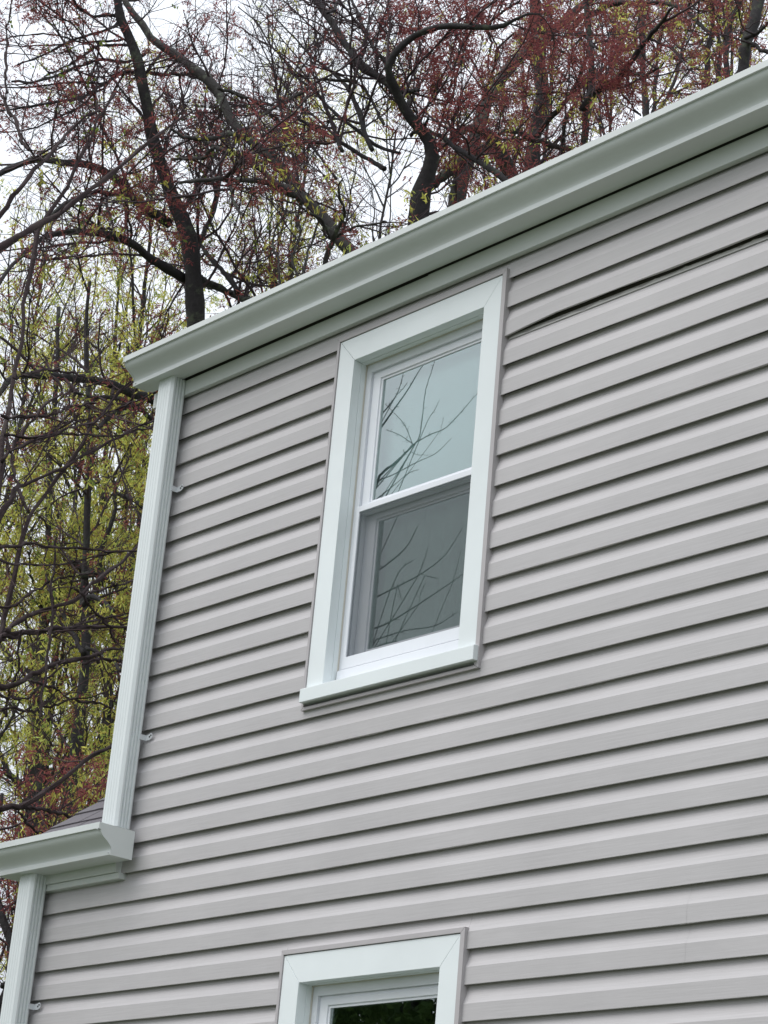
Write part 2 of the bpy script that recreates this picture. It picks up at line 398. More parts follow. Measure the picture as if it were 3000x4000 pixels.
# --- downspouts: ribbed rectangular tube
def downspout(xc, wd, y0, y1, zt, zb, label, straps):
    hw = wd / 2; r = .011
    pts = []
    # front face ribs, then right side ribs, back, left
    def face(a, b, nrib, depth, inward):
        res = []
        a = np.array(a, float); b = np.array(b, float); d = b - a; Ln = np.linalg.norm(d); u = d / Ln; nn = np.array(inward, float)
        res.append(a)
        for i in range(nrib):
            c = (i + .5) / nrib * .80 + .10
            wv = Ln * .80 / nrib * .55
            for t, h in ((-wv * .55, 0), (-wv * .25, depth), (wv * .25, depth), (wv * .55, 0)): res.append(a + u * (c * Ln + t) + nn * h)
        res.append(b); return res
    xl, xr = xc - hw, xc + hw
    pts += face((xl + r, y1), (xr - r, y1), 4, .0022, (0, 1))
    pts += face((xr, y1 + r), (xr, y0 - r), 3, .0075, (-1, 0))
    pts += face((xr - r, y0), (xl + r, y0), 2, .003, (0, -1))
    pts += face((xl, y0 - r), (xl, y1 + r), 3, .0045, (1, 0))
    n = len(pts); V = []; F = []
    zs = [zb, zb + (zt - zb) * .5, zt - .03, zt]
    for i, z in enumerate(zs):
        for p in pts:
            q = np.array(p); 
            if i == 3:                                   # crimped round the outlet at the top
                c = np.array((xc, (y0 + y1) / 2)); q = c + (q - c) * .965
            V.append((q[0], q[1], z))
    for i in range(3):
        for k in range(n): a, b = i * n + k, i * n + (k + 1) % n; F.append((a, b, b + n, a + n))
    F.append(tuple(range(3 * n, 4 * n)))
    o = pydata('downspout', V, F, house, M_SPOUT); fixn(o); o['label'] = label
    for z in straps:
        V = []; F = []
        pl = [(0, -.012), (.030, -.012), (.043, -.004), (.043, .008), (.034, .016), (.022, .012), (0, .010)]
        for yy in (-.004, -.0055):
            V += [(xr + .004 + a, yy, z + b) for a, b in pl]
        m_ = len(pl); F = [tuple(range(m_)), tuple(range(2 * m_ - 1, m_ - 1, -1))] + [(i, (i + 1) % m_, m_ + (i + 1) % m_, m_ + i) for i in range(m_)]
        V2, F2 = box_mesh(xr - .001, xr + .006, y0 - .016, -.0035, z - .012, z + .010)
        b0 = len(V); V += V2; F = list(F) + [tuple(b0 + i for i in f) for f in F2]
        s = fixn(pydata('strap', V, F, o, M_STRAP))
        for a, b in ((.028, .000), (.036, .006)):
            bm = bmesh.new(); bmesh.ops.create_cone(bm, cap_ends=True, segments=8, radius1=.0034, radius2=.0034, depth=.003, matrix=Matrix.Translation((xr + .004 + a, -.0066, z + b)) @ Matrix.Rotation(math.pi / 2, 4, 'X'))
            me = bpy.data.meshes.new('screw'); bm.to_mesh(me); bm.free(); link('screw', me, o, M_DARKMETAL)
    for (xx, yy) in ((xr + .0005, y1 + .028), ):
        pass
    return o
downspout(-7.467, .108, -.016, -.092, Z0 + .1416, 3.585, 'ribbed downspout beside the upper window emptying into the short gutter', [5.015, 3.957])
downspout(-8.012, .108, -.016, -.092, 3.458, .15, 'ribbed downspout hanging from the short gutter', [float(at_y(130, 3934, -.005)[2])])
# --- eave trim under the short gutter
board('frieze_board', XLW - .012, -7.455, -.019, .019, 3.3975, 3.4215); board('frieze_board', XLW - .013, -7.470, -.0285, .018, 3.4225, 3.50)

# --- low wing roof with shingles
sl_ = .767
def rz(y): return 3.6315 + sl_ * y
roof = pydata('roof', *(lambda V, F: (V, F))(
    [(x, y, rz(y) - t) for t in (.02, .05) for (x, y) in ((-8.165, -.085), (XL - .005, -.085), (XL - .005, 2.2), (-8.165, 2.2))] + [(x, 4.45, rz(0) - t) for t in (.02, .05) for x in (-8.165, XL - .005)],
    [(0, 1, 2, 3), (7, 6, 5, 4), (0, 4, 5, 1), (0, 3, 7, 4), (1, 5, 6, 2), (3, 2, 9, 8), (10, 11, 6, 7), (8, 9, 11, 10), (3, 8, 10, 7), (2, 6, 11, 9)]), house, M_SHEATH)
roof['label'] = 'dark shingled roof of the low wing'
nrm = Vector((0, -sl_, 1)).normalized(); up_ = Vector((0, 1, sl_)).normalized()
sh_meshes = []
for tv in range(6):
    w_ = .158; h_ = .175
    V = []; F = []
    j = [rng.uniform(-.003, .003) for _ in range(4)]
    for t in (0, .0095):
        for (a, b) in ((0, j[0]), (w_ * .5, j[1]), (w_, j[2]), (w_, h_), (0, h_)): V.append(Vector((a, 0, 0)) + up_ * b + nrm * (t + (.0085 * (1 - b / h_))))
    F = [(4, 3, 2, 1, 0), (5, 6, 7, 8, 9)] + [(i, (i + 1) % 5, 5 + (i + 1) % 5, 5 + i) for i in range(5)]
    me = bpy.data.meshes.new('shingle'); me.from_pydata([tuple(v) for v in V], [], F); me.update(); me.materials.append(M_SHINGLE); sh_meshes.append(me)
for r_ in range(21):
    y = -.105 + r_ * .135 / math.hypot(1, sl_)
    xo = -8.185 - (r_ % 3) * .055
    nx = 5
    for c in range(nx):
        x = xo + c * .163
        if x + .158 > XL + .0: x1 = XL - .16
        if x > XL - .06: continue
        o = link('shingle', sh_meshes[rng.integers(6)], roof)
        x_ = min(max(x, -8.185), XL - .160)
        o.location = (x_, y, rz(y) - .018 + (r_ % 2) * .0006 + (c % 2) * .0009)
V, F = box_mesh(-8.175, -8.166, -.03, 2.2, 0, .1)
V = [(x, y, rz(y) - .022 - (.11 if z < .05 else 0)) for x, y, z in V]
pydata('rake_board', V, F, house, M_FRIEZE)
# --- main roof (seen from elsewhere only)
zr0 = Z0 + .27
V = [(x, y, z) for x in (XL - .03, XR + .15) for (y, z) in ((-.11, zr0), (3.2, zr0 + 1.75), (6.6, zr0), (6.6, zr0 - .03), (3.2, zr0 + 1.70), (-.11, zr0 - .03))]
F = [tuple(range(6)), tuple(range(11, 5, -1))] + [(i, (i + 1) % 6, 6 + (i + 1) % 6, 6 + i) for i in range(6)]
mo = fixn(pydata('roof', V, F, house, M_SHINGLE)); mo['label'] = 'main gable roof above the long gutter'
V = [(x, y, z) for x in (XL + .02, XR - .02) for (y, z) in ((.13, ZE + .1), (3.2, zr0 + 1.69), (YB, ZE + .1))]
pydata('gable_wall', V, [(0, 1, 2), (5, 4, 3)], house, M_SIDING)

# --- double-hung windows
def window(dx, dz, label):
    w_ = bpy.data.objects.new('window', None); COL.objects.link(w_); w_.parent = house; w_['label'] = label
    X0, X1, ZB, ZT = -6.408 + dx, -5.507 + dx, 3.983 + dz, 5.382 + dz      # casing outside
    cw = .0925; xi0, xi1, zi = X0 + cw, X1 - cw + .003, ZT - .0995
    yf = -.008
    def part(name, V, F, m, bev=.0012):
        o = pydata(name, V, F, w_, m); fixn(o)
        return bevelled(o, bev) if bev else o
    def solid(poly, y0, y1):                 # (x,z) polygon extruded in y
        n = len(poly); V = [(x, y0, z) for x, z in poly] + [(x, y1, z) for x, z in poly]
        F = [tuple(range(n)), tuple(range(2 * n - 1, n - 1, -1))] + [(i, (i + 1) % n, n + (i + 1) % n, n + i) for i in range(n)]
        return V, F
    gp = .0013
    part('casing_board', *solid([(X0 + gp, ZT), (X1 - gp * .8, ZT), (xi1 - gp * .8, zi), (xi0 + gp, zi)], yf, .03), M_TRIM)
    part('casing_board', *solid([(X0, ZT - gp * .3), (xi0, zi - gp * .3), (xi0, ZB), (X0, ZB)], yf - .0004, .03), M_TRIM)
    part('casing_board', *solid([(X1, ZT - gp), (xi1, zi - gp * 1.6), (xi1, ZB), (X1, ZB)], yf - .0008, .03), M_TRIM)
    # sill with sloping nose
    sx0, sx1 = X0 - .003, X1 + .018
    V = [(x, y, z + dz) for x in (sx0, sx1) for (y, z) in ((-.034, 3.930), (-.034, 3.9815), (-.026, 3.9835), (.058, 3.992), (.058, 3.930))]
    part('sill', V, [tuple(range(5)), tuple(range(9, 4, -1))] + [(i, (i + 1) % 5, 5 + (i + 1) % 5, 5 + i) for i in range(5)], M_TRIM, .002)
    # trim channel round the casing
    ja, jb, jt = .0145, .0225, .0195          # left, right, top
    yj = -.0125
    part('trim_channel', *solid([(X0 - ja, ZT + jt), (X1 + jb, ZT + jt), (X1 + .0022, ZT + .0022), (X0 - .0022, ZT + .0022)], yj, .021), M_CHANNEL)
    part('trim_channel', *solid([(X0 - ja, ZT + jt - .001), (X0 - .0022, ZT + .0012), (X0 - .0022, 3.918 + dz), (X0 - ja, 3.906 + dz)], yj, .0212), M_CHANNEL)
    part('trim_channel', *solid([(X1 + jb, ZT + jt - .0014), (X1 + .0022, ZT + .0008), (X1 + .0022, 3.918 + dz), (X1 + jb, 3.906 + dz)], yj - .0005, .0214), M_CHANNEL)
    part('trim_channel', *solid([(X0 - ja + .001, 3.9055 + dz), (X1 + jb - .001, 3.9055 + dz), (X1 + .001, 3.9175 + dz), (X0 - .001, 3.9175 + dz)], yj, .0216), M_CHANNEL)
    # reveal
    def ring(a0, a1, b0, b1, c0, c1, d0, d1, y0, y1):
        """ring between outer (a0..a1, b0..b1) and inner (c0..c1, d0..d1)"""
        V = []; F = []
        for y in (y0, y1):
            V += [(a0, y, b0), (a1, y, b0), (a1, y, b1), (a0, y, b1), (c0, y, d0), (c1, y, d0), (c1, y, d1), (c0, y, d1)]
        for k in range(4):
            q = (k + 1) % 4
            F += [(k, q, 4 + q, 4 + k), (8 + k, 12 + k, 12 + q, 8 + q), (k, 8 + k, 8 + q, q), (4 + k, 4 + q, 12 + q, 12 + k)]
        return V, F
    zb0 = 3.992 + dz
    part('reveal', *ring(xi0 - .02, xi1 + .02, 3.935 + dz, zi + .02, xi0 + .001, xi1 - .001, zb0 - .012, zi - .001, .0305, .125), M_TRIM, 0)
    part('caulk_bead', *ring(xi0 + .0012, xi1 - .0012, zb0, zi - .0012, xi0 + .004, xi1 - .004, zb0 + .003, zi - .004, .052, .0575), M_CAULK, 0)
    # vinyl frame, stepped
    part('frame', *ring(xi0 + .0015, xi1 - .0015, zb0 - .01, zi - .0015, xi0 + .030, xi1 - .030, 4.055 + dz, zi - .036, .058, .118), M_VINYL, .0012)
    part('frame_stop', *ring(xi0 + .0302, xi1 - .0302, 4.0552 + dz, zi - .0362, xi0 + .040, xi1 - .040, 4.064 + dz, zi - .046, .070, .117), M_VINYL, .001)
    # upper sash (outer track)
    gx0, gx1 = xi0 + .080, xi1 - .080
    us = part('upper_sash', *ring(xi0 + .0405, xi1 - .0405, 4.662 + dz, zi - .0465, gx0, gx1, 4.700 + dz, 5.212 + dz, .064, .088), M_VINYL, .0025)
    part('glazing_bead', *ring(gx0 + .0002, gx1 - .0002, 4.7002 + dz, 5.2118 + dz, gx0 + .009, gx1 - .009, 4.709 + dz, 5.203 + dz, .070, .082), M_VINYL, 0)
    def pane(name, x0, x1, z0, z1, y, tilt):
        V = [(x0, y, z0), (x1, y, z0), (x1, y, z1), (x0, y, z1)]
        nxs = 6; V = []; F = []
        for i in range(nxs + 1):
            for j in range(nxs + 1):
                u, v = i / nxs, j / nxs
                V.append((x0 + (x1 - x0) * u, y + tilt * ((u - .5) * .9 + (v - .5) * .5) + tilt * 1.5 * ((u - .5) ** 2 + (v - .5) ** 2), z0 + (z1 - z0) * v))
        for i in range(nxs):
            for j in range(nxs): a = i * (nxs + 1) + j; F.append((a, a + nxs + 1, a + nxs + 2, a + 1))
        o = pydata(name, V, F, w_, M_GLASS, True); return o
    pane('pane', gx0 + .004, gx1 - .004, 4.704 + dz, 5.208 + dz, .0745, 0); pane('pane', gx0 + .004, gx1 - .004, 4.704 + dz, 5.208 + dz, .0800, .0007)
    # lower sash (inner track)
    hx0, hx1 = xi0 + .098, xi1 - .098
    part('lower_sash', *ring(xi0 + .0405, xi1 - .0405, 4.066 + dz, 4.685 + dz, hx0, hx1, 4.122 + dz, 4.640 + dz, .0905, .1145), M_VINYL, .0025)
    part('glazing_bead', *ring(hx0 + .0002, hx1 - .0002, 4.1222 + dz, 4.6398 + dz, hx0 + .009, hx1 - .009, 4.131 + dz, 4.631 + dz, .097, .109), M_VINYL, 0)
    pane('pane', hx0 + .004, hx1 - .004, 4.126 + dz, 4.636 + dz, .1010, 0.0002); pane('pane', hx0 + .004, hx1 - .004, 4.126 + dz, 4.636 + dz, .1065, .0009)
    # half insect screen
    part('screen_frame', *ring(xi0 + .028, xi1 - .028, 4.056 + dz, 4.690 + dz, xi0 + .045, xi1 - .045, 4.101 + dz, 4.668 + dz, .0500, .0578), M_VINYL, .0012)
    V = [(xi0 + .040, .0545, 4.09 + dz), (xi1 - .040, .0545, 4.09 + dz), (xi1 - .040, .0545, 4.675 + dz), (xi0 + .040, .0545, 4.675 + dz)]
    pydata('screen_mesh', V, [(0, 1, 2, 3)], w_, M_SCREEN)
    part('sill_track', *[q for q in box_mesh(xi0 + .010, xi1 - .010, .044, .0578, 3.9935 + dz, 4.052 + dz)], M_VINYL, .003)
    return (xi0, xi1)
xi = window(0, 0, 'upper double-hung window with bare branches mirrored in its glass')
window(.031, -2.369, 'lower double-hung window with dark glass')
# shade and curtain hang inside the rooms
def cloth(name, x0, x1, z0, z1, y, amp, freq, m, label, cat):
    V = []; F = []; n = 60; mz = 24
    for i in range(n + 1):
        for j in range(mz + 1):
            u, v = i / n, j / mz
            V.append((x0 + (x1 - x0) * u, y + amp * math.sin(u * freq + 1.3 * math.sin(v * 3)) + amp * .5 * math.sin(u * freq * 2.3 + v * 5), z0 + (z1 - z0) * v))
    for i in range(n):
        for j in range(mz): a = i * (mz + 1) + j; F.append((a, a + mz + 1, a + mz + 2, a + 1))
    o = pydata(name, V, F, None, m, True); tagit(o, label, cat)
    sm = o.modifiers.new('thick', 'SOLIDIFY'); sm.thickness = .002
    return o
cloth('roller_shade', -6.45, -5.45, 4.715, 5.33, .128, .0008, 9, M_SHADE, 'pale roller shade hanging behind the top glass of the upper window', 'window shade')
cloth('sheer_curtain', -6.50, -5.40, 3.85, 4.71, .150, .009, 60, M_CURTAIN, 'thin grey green curtain behind the lower glass of the upper window', 'curtain')

# ------------------------------------------------------------------ trees
def np_mesh(name, V, F, parent, m, smooth=False, stuff=False):
    """V (n,3), F (k,c) numpy"""
    me = bpy.data.meshes.new(name); k, c = F.shape
    me.vertices.add(len(V)); me.vertices.foreach_set('co', np.ascontiguousarray(V, dtype=np.float32).ravel())
    me.loops.add(k * c); me.loops.foreach_set('vertex_index', F.astype(np.int32).ravel())
    me.polygons.add(k); me.polygons.foreach_set('loop_start', np.arange(0, k * c, c, dtype=np.int32)); me.polygons.foreach_set('loop_total', np.full(k, c, dtype=np.int32))
    if smooth: me.polygons.foreach_set('use_smooth', np.ones(k, dtype=bool))
    me.update(calc_edges=True); me.materials.append(m)
    o = link(name, me, parent)
    if stuff: o['kind'] = 'stuff'
    return o
def tubes(P, R, sides, cap=False):
    """P (N,K,3) R (N,K) -> verts, quads"""
    n, k = R.shape
    if cap:
        e0 = P[:, :1] - (P[:, 1:2] - P[:, :1]) * .02; e1 = P[:, -1:] + (P[:, -1:] - P[:, -2:-1]) * .02
        P = np.concatenate([e0, P, e1], 1); R = np.concatenate([R[:, :1] * .05, R, R[:, -1:] * .05], 1); k += 2
    T = np.gradient(P, axis=1); T /= np.linalg.norm(T, axis=2, keepdims=True) + 1e-9
    ref = rng.normal(size=(n, 1, 3)); U = np.cross(T, ref); U /= np.linalg.norm(U, axis=2, keepdims=True) + 1e-9
    W = np.cross(T, U)
    a = np.arange(sides) * 2 * np.pi / sides
    V = P[:, :, None, :] + R[:, :, None, None] * (U[:, :, None, :] * np.cos(a)[None, None, :, None] + W[:, :, None, :] * np.sin(a)[None, None, :, None])
    idx = np.arange(n * k * sides).reshape(n, k, sides)
    A = idx[:, :-1, :]; B = np.roll(A, -1, 2); D = idx[:, 1:, :]; C_ = np.roll(D, -1, 2)
    return V.reshape(-1, 3), np.stack([A, B, C_, D], -1).reshape(-1, 4)
def catmull(P, n):
    P = np.asarray(P, float)
    P = np.vstack([2 * P[0] - P[1], P, 2 * P[-1] - P[-2]])
    m_ = len(P) - 3; t = np.linspace(0, m_ - 1e-6, n); i = t.astype(int); f = (t - i)[:, None]
    p0, p1, p2, p3 = P[i], P[i + 1], P[i + 2], P[i + 3]
    return .5 * (2 * p1 + (p2 - p0) * f + (2 * p0 - 5 * p1 + 4 * p2 - p3) * f ** 2 + (3 * p1 - p0 - 3 * p2 + p3) * f ** 3)
UP = np.array([0, 0, 1.])
def grow(P, R, spacing, lens, ang, trop, K, noise, r0, tmin=.1, keep=None, jitter_len=True, bias=None):
    seg = np.linalg.norm(np.diff(P, axis=1), axis=2); Ln = seg.sum(1)
    cnt = np.maximum((Ln / spacing + rng.random(len(Ln))).astype(int), 0)
    pi = np.repeat(np.arange(len(Ln)), cnt)
    if len(pi) == 0: return np.zeros((0, K, 3)), np.zeros((0, K))
    t = tmin + (1 - tmin) * rng.random(len(pi))
    k = P.shape[1]; x = t * (k - 1); i = np.minimum(x.astype(int), k - 2); f = (x - i)[:, None]
    p = P[pi, i] * (1 - f) + P[pi, i + 1] * f; rp = R[pi, i] * (1 - f[:, 0]) + R[pi, i + 1] * f[:, 0]
    if keep is not None:
        mk = keep(p); pi, t, p, rp, i = pi[mk], t[mk], p[mk], rp[mk], i[mk]
    tg = P[pi, i + 1] - P[pi, i]; tg /= np.linalg.norm(tg, axis=1, keepdims=True) + 1e-9
    n = len(pi)
    q = rng.normal(size=(n, 3)); q -= tg * (q * tg).sum(1, keepdims=True); q /= np.linalg.norm(q, axis=1, keepdims=True) + 1e-9
    a = np.radians(rng.uniform(*ang, n))[:, None]
    d = tg * np.cos(a) + q * np.sin(a) + UP * trop
    if bias is not None: d = d + bias
    d /= np.linalg.norm(d, axis=1, keepdims=True)
    ln = rng.uniform(*lens, n) * (1.1 - .5 * t)
    out = np.zeros((n, K, 3)); out[:, 0] = p
    for s in range(1, K):
        d = d + rng.normal(size=(n, 3)) * noise + UP * trop * .35; d /= np.linalg.norm(d, axis=1, keepdims=True)
        out[:, s] = out[:, s - 1] + d * (ln / (K - 1))[:, None]
    r = np.minimum(r0 * rng.uniform(.7, 1.2, n), rp * .75)[:, None] * np.linspace(1, .35, K)[None]
    return out, r
def in_view(mx=650, top=800):
    def f(p):
        x, y = project(p); return (x > -mx) & (x < 3000 + mx) & (y > -top) & (y < 4300)
    return f
VIEW = in_view()
def clusters(Pc, size, blades, width, droop, up=None):
    n = len(Pc)
    if n == 0: return np.zeros((0, 3)), np.zeros((0, 3), int)
    d = rng.normal(size=(n, blades, 3)); d[..., 2] -= droop; d /= np.linalg.norm(d, axis=2, keepdims=True)
    ln = size * rng.uniform(.5, 1.2, (n, blades, 1))
    side = np.cross(d, rng.normal(size=(n, blades, 3))); side /= np.linalg.norm(side, axis=2, keepdims=True) + 1e-9
    o = Pc[:, None, :] + rng.normal(size=(n, blades, 3)) * size * .35
    wv = width * rng.uniform(.6, 1.3, (n, blades, 1))
    V = np.stack([o, o + d * ln * .6 + side * wv, o + d * ln, o + d * ln * .55 - side * wv], 2).reshape(-1, 3)
    idx = np.arange(n * blades * 4).reshape(-1, 4)
    return V, idx
def PXs(ox, oy, s, pts): return [(ox + x * s, oy + y * s, w_ * s) for x, y, w_ in pts]
Z1 = lambda p: PXs(0, 0, .9042, p); Z2 = lambda p: PXs(1500, 0, .9042, p); Z6 = lambda p: PXs(0, 2700, .5878, p)
C1 = lambda p: PXs(0, 0, .4521, p); C2 = lambda p: PXs(750, 0, .4521, p); C3 = lambda p: PXs(1500, 0, .4521, p); C4 = lambda p: PXs(2250, 0, .4521, p)
C5 = lambda p: PXs(0, 1400, .3918, p); C6 = lambda p: PXs(0, 2100, .3617, p); C7 = lambda p: PXs(700, 700, .4822, p)
def limb3(pts, D, dd, K=26):
    """limb seen at these pixels: the trunk's distance from the ground it stands on, the limb leaning towards or away from us by dd metres"""
    n = len(pts); P = []; W = []
    for i, (x, y, w_) in enumerate(pts):
        d = D + dd * (i / max(n - 1, 1)) ** 1.2
        q = at_d(x, y, d); P.append(q); W.append(w_ / 2 / FPX * np.linalg.norm(q - CAM))
    Q = catmull(P, K); r = np.interp(np.linspace(0, 1, K), np.linspace(0, 1, n), W)
    wob = np.cumsum(rng.normal(size=(K, 3)) * .006, axis=0); wob -= np.linspace(0, 1, K)[:, None] * wob[-1]
    return Q + wob, r * (1 + .08 * rng.normal(size=K))
def to_ground(P, r, spread=1.35, n=10):
    b = P[0]; G = np.array([b[0] + rng.uniform(-.3, .3), b[1] + rng.uniform(-.3, .3), -.1])
    d0 = P[0] - P[1]; d0 /= np.linalg.norm(d0); Ln = np.linalg.norm(G - b)
    c1 = b + d0 * Ln * .3; c2 = G + UP * Ln * .4
    t = np.linspace(0, 1, n)[:, None]
    Q = (1 - t) ** 3 * b + 3 * (1 - t) ** 2 * t * c1 + 3 * (1 - t) * t ** 2 * c2 + t ** 3 * G
    rr = r[0] * (1 + (spread - 1) * t[:, 0]); rr[-1] *= 1.25
    P2 = np.vstack([Q[::-1][:-1], P]); r2 = np.concatenate([rr[::-1][:-1], r])
    K = len(P); f = np.linspace(0, len(P2) - 1, K + n)
    return np.stack([np.interp(f, np.arange(len(P2)), P2[:, j]) for j in range(3)], 1), np.interp(f, np.arange(len(P2)), r2)
def tree(name, label, group, limbs, D, mats, foliage, dens=1.0, l1=(.7, 1.9), l2=(.3, .8), l3=(.10, .30), trop=.12, spread=None, twr=.0034, bias=None, base=True, amount=1.0, size=1.0, wyel=0.0, keep=None, sub=1.0, ysplit=None):
    """limbs: list of (pixel polyline, depth drift); the first is the trunk"""
    keep = keep or VIEW
    Ps, Rs = [], []
    for i, (pts, dd) in enumerate(limbs):
        off = 0
        if isinstance(dd, tuple): off, dd = dd
        P, r = limb3(pts, D + off, dd); Ps.append(P); Rs.append(r)
    tP, tR = Ps[0], Rs[0]
    if base: tP, tR = to_ground(tP, tR)
    loc = tP[0].copy(); loc[2] = 0
    root = empty(name, tuple(loc), label, 'tree', group)
    V, F = tubes(tP[None], tR[None], 14, True); Vs, Fs = [V], [F]; nv = len(V)
    if len(Ps) > 1:
        V, F = tubes(np.stack(Ps[1:]), np.stack(Rs[1:]), 9, True); Vs.append(V); Fs.append(F + nv)
    V = np.vstack(Vs); V += rng.normal(size=V.shape) * .0025
    np_mesh('trunk', V - loc, np.vstack(Fs), root, mats[0], True)
    A = np.stack(Ps); AR = np.stack(Rs)
    b1, r1 = grow(A, AR, .30 / dens, l1, (35, 80), trop, 9, .16, .014 * size, .05, keep, bias=bias)
    b2, r2 = grow(b1, r1, .135 / dens * sub, l2, (25, 65), trop, 6, .20, .0065 * size, .12, keep, bias=bias)
    # fine twigs on first and second order branches
    b3, r3 = grow(b2, r2, .085 / dens * sub, l3, (25, 70), trop * .8, 4, .25, twr, .1, keep, bias=bias)
    b4, r4 = grow(b1, r1, .13 / dens, l3, (30, 70), trop, 4, .25, twr * 1.1, .1, keep, bias=bias)
    nv = 0; Vs, Fs = [], []
    for b, r, s in ((b1, r1, 6), (b2, r2, 4), (b3, r3, 3), (b4, r4, 3)):
        if len(b) == 0: continue
        V, F = tubes(b, r, s); Vs.append(V); Fs.append(F + nv); nv += len(V)
    np_mesh('twigs', np.vstack(Vs) - loc, np.vstack(Fs), root, mats[1], True, True)
    ends = np.concatenate([b3[:, -1], b3[:, 2], b4[:, -1], b2[:, -1]]) if len(b3) else b2[:, -1]
    for (nm, m_, frac, sz, bl, wd, dr, fsel) in foliage:
        e_ = ends[rng.random(len(ends)) < frac * amount]
        if fsel is not None and len(e_): e_ = e_[fsel(e_)]
        if len(e_) == 0: continue
        V, F = clusters(e_ + rng.normal(size=e_.shape) * .012, sz, bl, wd, dr)
        np_mesh(nm, V - loc, F, root, m_, False, True)
    return root, len(b3) + len(b4)

def below(y0, soft=260):
    def f(p):
        x, y = project(p); return y + rng.normal(size=len(y)) * soft > y0
    return f
def patchy(scale, thr, seed):
    """uneven clumps: keep points where a sum of sines is high"""
    r_ = np.random.default_rng(seed); W = r_.normal(size=(6, 3)) / scale * 3; ph = r_.uniform(0, 6, 6)
    def f(p): return np.sin(p @ W.T + ph).sum(1) / 2.4 + rng.normal(size=len(p)) * .25 > thr
    return f
def both(*fs):
    def f(p):
        m_ = np.ones(len(p), bool)
        for g_ in fs: m_ &= g_(p)
        return m_
    return f
RED = lambda fr, sel=None, s=.042: ('blossoms', M_RED, fr, s * 1.3, 12, .0058, .3, sel)
YEL = lambda fr, sel=None, s=.055: ('catkins', M_YEL, fr, s * 1.35, 10, .0085, 1.3, sel)
GRN = lambda fr, sel=None, s=.05: ('young_leaves', M_LEAF, fr, s, 5, .014, .8, sel)

def thin_left(p):
    x, y = project(p); return rng.random(len(x)) < np.clip((x - 1420) / 300, .12, 1)
G_BACK = 'bare spring trees behind the house'
# trunk tree left of the gutter end
tree('maple_tree', 'maple with upright lichen-spotted trunk rising behind the left end of the long gutter', G_BACK, [
    (Z1([(845, 1520, 82), (840, 1400, 80), (830, 1250, 80), (825, 1150, 80), (800, 1000, 72), (755, 900, 65), (725, 800, 56), (700, 720, 55), (670, 620, 54), (650, 500, 48), (630, 400, 46), (600, 260, 42), (560, 150, 40), (520, 50, 38), (505, -60, 36), (490, -250, 28)]), -.6),
    (Z1([(735, 970, 44), (640, 910, 42), (570, 850, 36), (520, 790, 35), (450, 740, 33), (400, 710, 32), (330, 700, 31), (240, 690, 30), (150, 690, 30), (60, 720, 28), (0, 760, 26), (-120, 830, 20)]), -2.0),
    (Z1([(800, 1210, 48), (720, 1160, 42), (650, 1120, 38), (590, 1070, 36), (520, 1035, 34), (440, 1015, 32), (350, 1005, 28), (250, 1010, 26), (190, 1025, 22), (120, 1080, 20), (60, 1150, 18), (0, 1230, 15), (-60, 1300, 12)]), -2.6),
    (Z1([(590, 870, 28), (550, 835, 25), (480, 830, 22), (400, 830, 20), (330, 855, 20), (260, 890, 18), (180, 960, 14), (100, 1010, 10)]), (-1., -1.5)),
    (Z1([(855, 1205, 34), (930, 1240, 28), (1000, 1265, 26), (1080, 1290, 24), (1160, 1330, 20)]), 1.5),
    (Z1([(530, 85, 22), (500, 70, 18), (450, 70, 15), (390, 76, 13), (340, 30, 10), (300, -40, 7)]), -.8),
    (C1([(1250, 470, 30), (1190, 495, 28), (1110, 530, 26), (1020, 520, 28), (900, 505, 28), (780, 535, 28), (650, 580, 26), (540, 630, 26), (400, 680, 24), (250, 705, 20), (100, 705, 16)]), -1.2),
    (C1([(1200, 630, 34), (1100, 630, 30), (1000, 660, 30), (880, 740, 28), (780, 810, 28), (620, 870, 26), (400, 910, 22), (200, 935, 20), (0, 960, 16)]), -1.4),
    (C1([(1110, 385, 26), (1000, 395, 22), (860, 410, 22), (760, 450, 20), (640, 530, 18), (500, 600, 16), (380, 660, 12)]), 1.0),
    (C1([(1060, 335, 20), (930, 350, 18), (780, 360, 16), (600, 330, 14), (400, 300, 12), (200, 320, 10), (0, 360, 8)]), 1.0),
    (C1([(1020, 170, 26), (940, 240, 24), (800, 290, 22), (640, 340, 22), (500, 400, 20), (330, 480, 16), (150, 560, 12)]), -1.0),
    (C1([(1300, 640, 30), (1420, 640, 30), (1550, 630, 30), (1700, 640, 28), (1850, 655, 22)]), .8),
    (C5([(1560, 420, 110), (1400, 380, 100), (1250, 330, 95), (1080, 260, 90), (900, 220, 85), (700, 200, 80), (500, 190, 75), (300, 190, 66), (120, 215, 60), (0, 330, 50), (-80, 420, 40)]), -2.2),
    (C5([(1330, 460, 60), (1250, 480, 60), (1140, 550, 55), (1040, 630, 45), (980, 700, 34)]), (-1., -.5)),
    (C5([(1560, 630, 50), (1440, 540, 46), (1330, 470, 46), (1200, 420, 40), (1000, 380, 34), (850, 360, 30), (700, 320, 26)]), -1.5),
    (C7([(475, 925, 46), (420, 830, 46), (330, 740, 42), (270, 640, 40), (200, 560, 30), (140, 470, 22), (60, 330, 16)]), 1.2),
    (C7([(760, 1120, 54), (590, 980, 50), (480, 930, 46), (330, 880, 44), (200, 840, 44), (150, 790, 44)]), 1.5),
    (Z1([(820, 1130, 30), (880, 1000, 22), (940, 860, 18), (960, 700, 15), (1000, 560, 11)]), 2.0),
    (Z1([(770, 930, 26), (850, 820, 20), (900, 700, 16), (880, 560, 12), (840, 430, 8)]), 1.8),
], 19.5, (M_BARK, M_TWIG), [RED(.30, patchy(1.0, -.20, 1)), YEL(.06, below(900)), GRN(.02)], dens=.9)
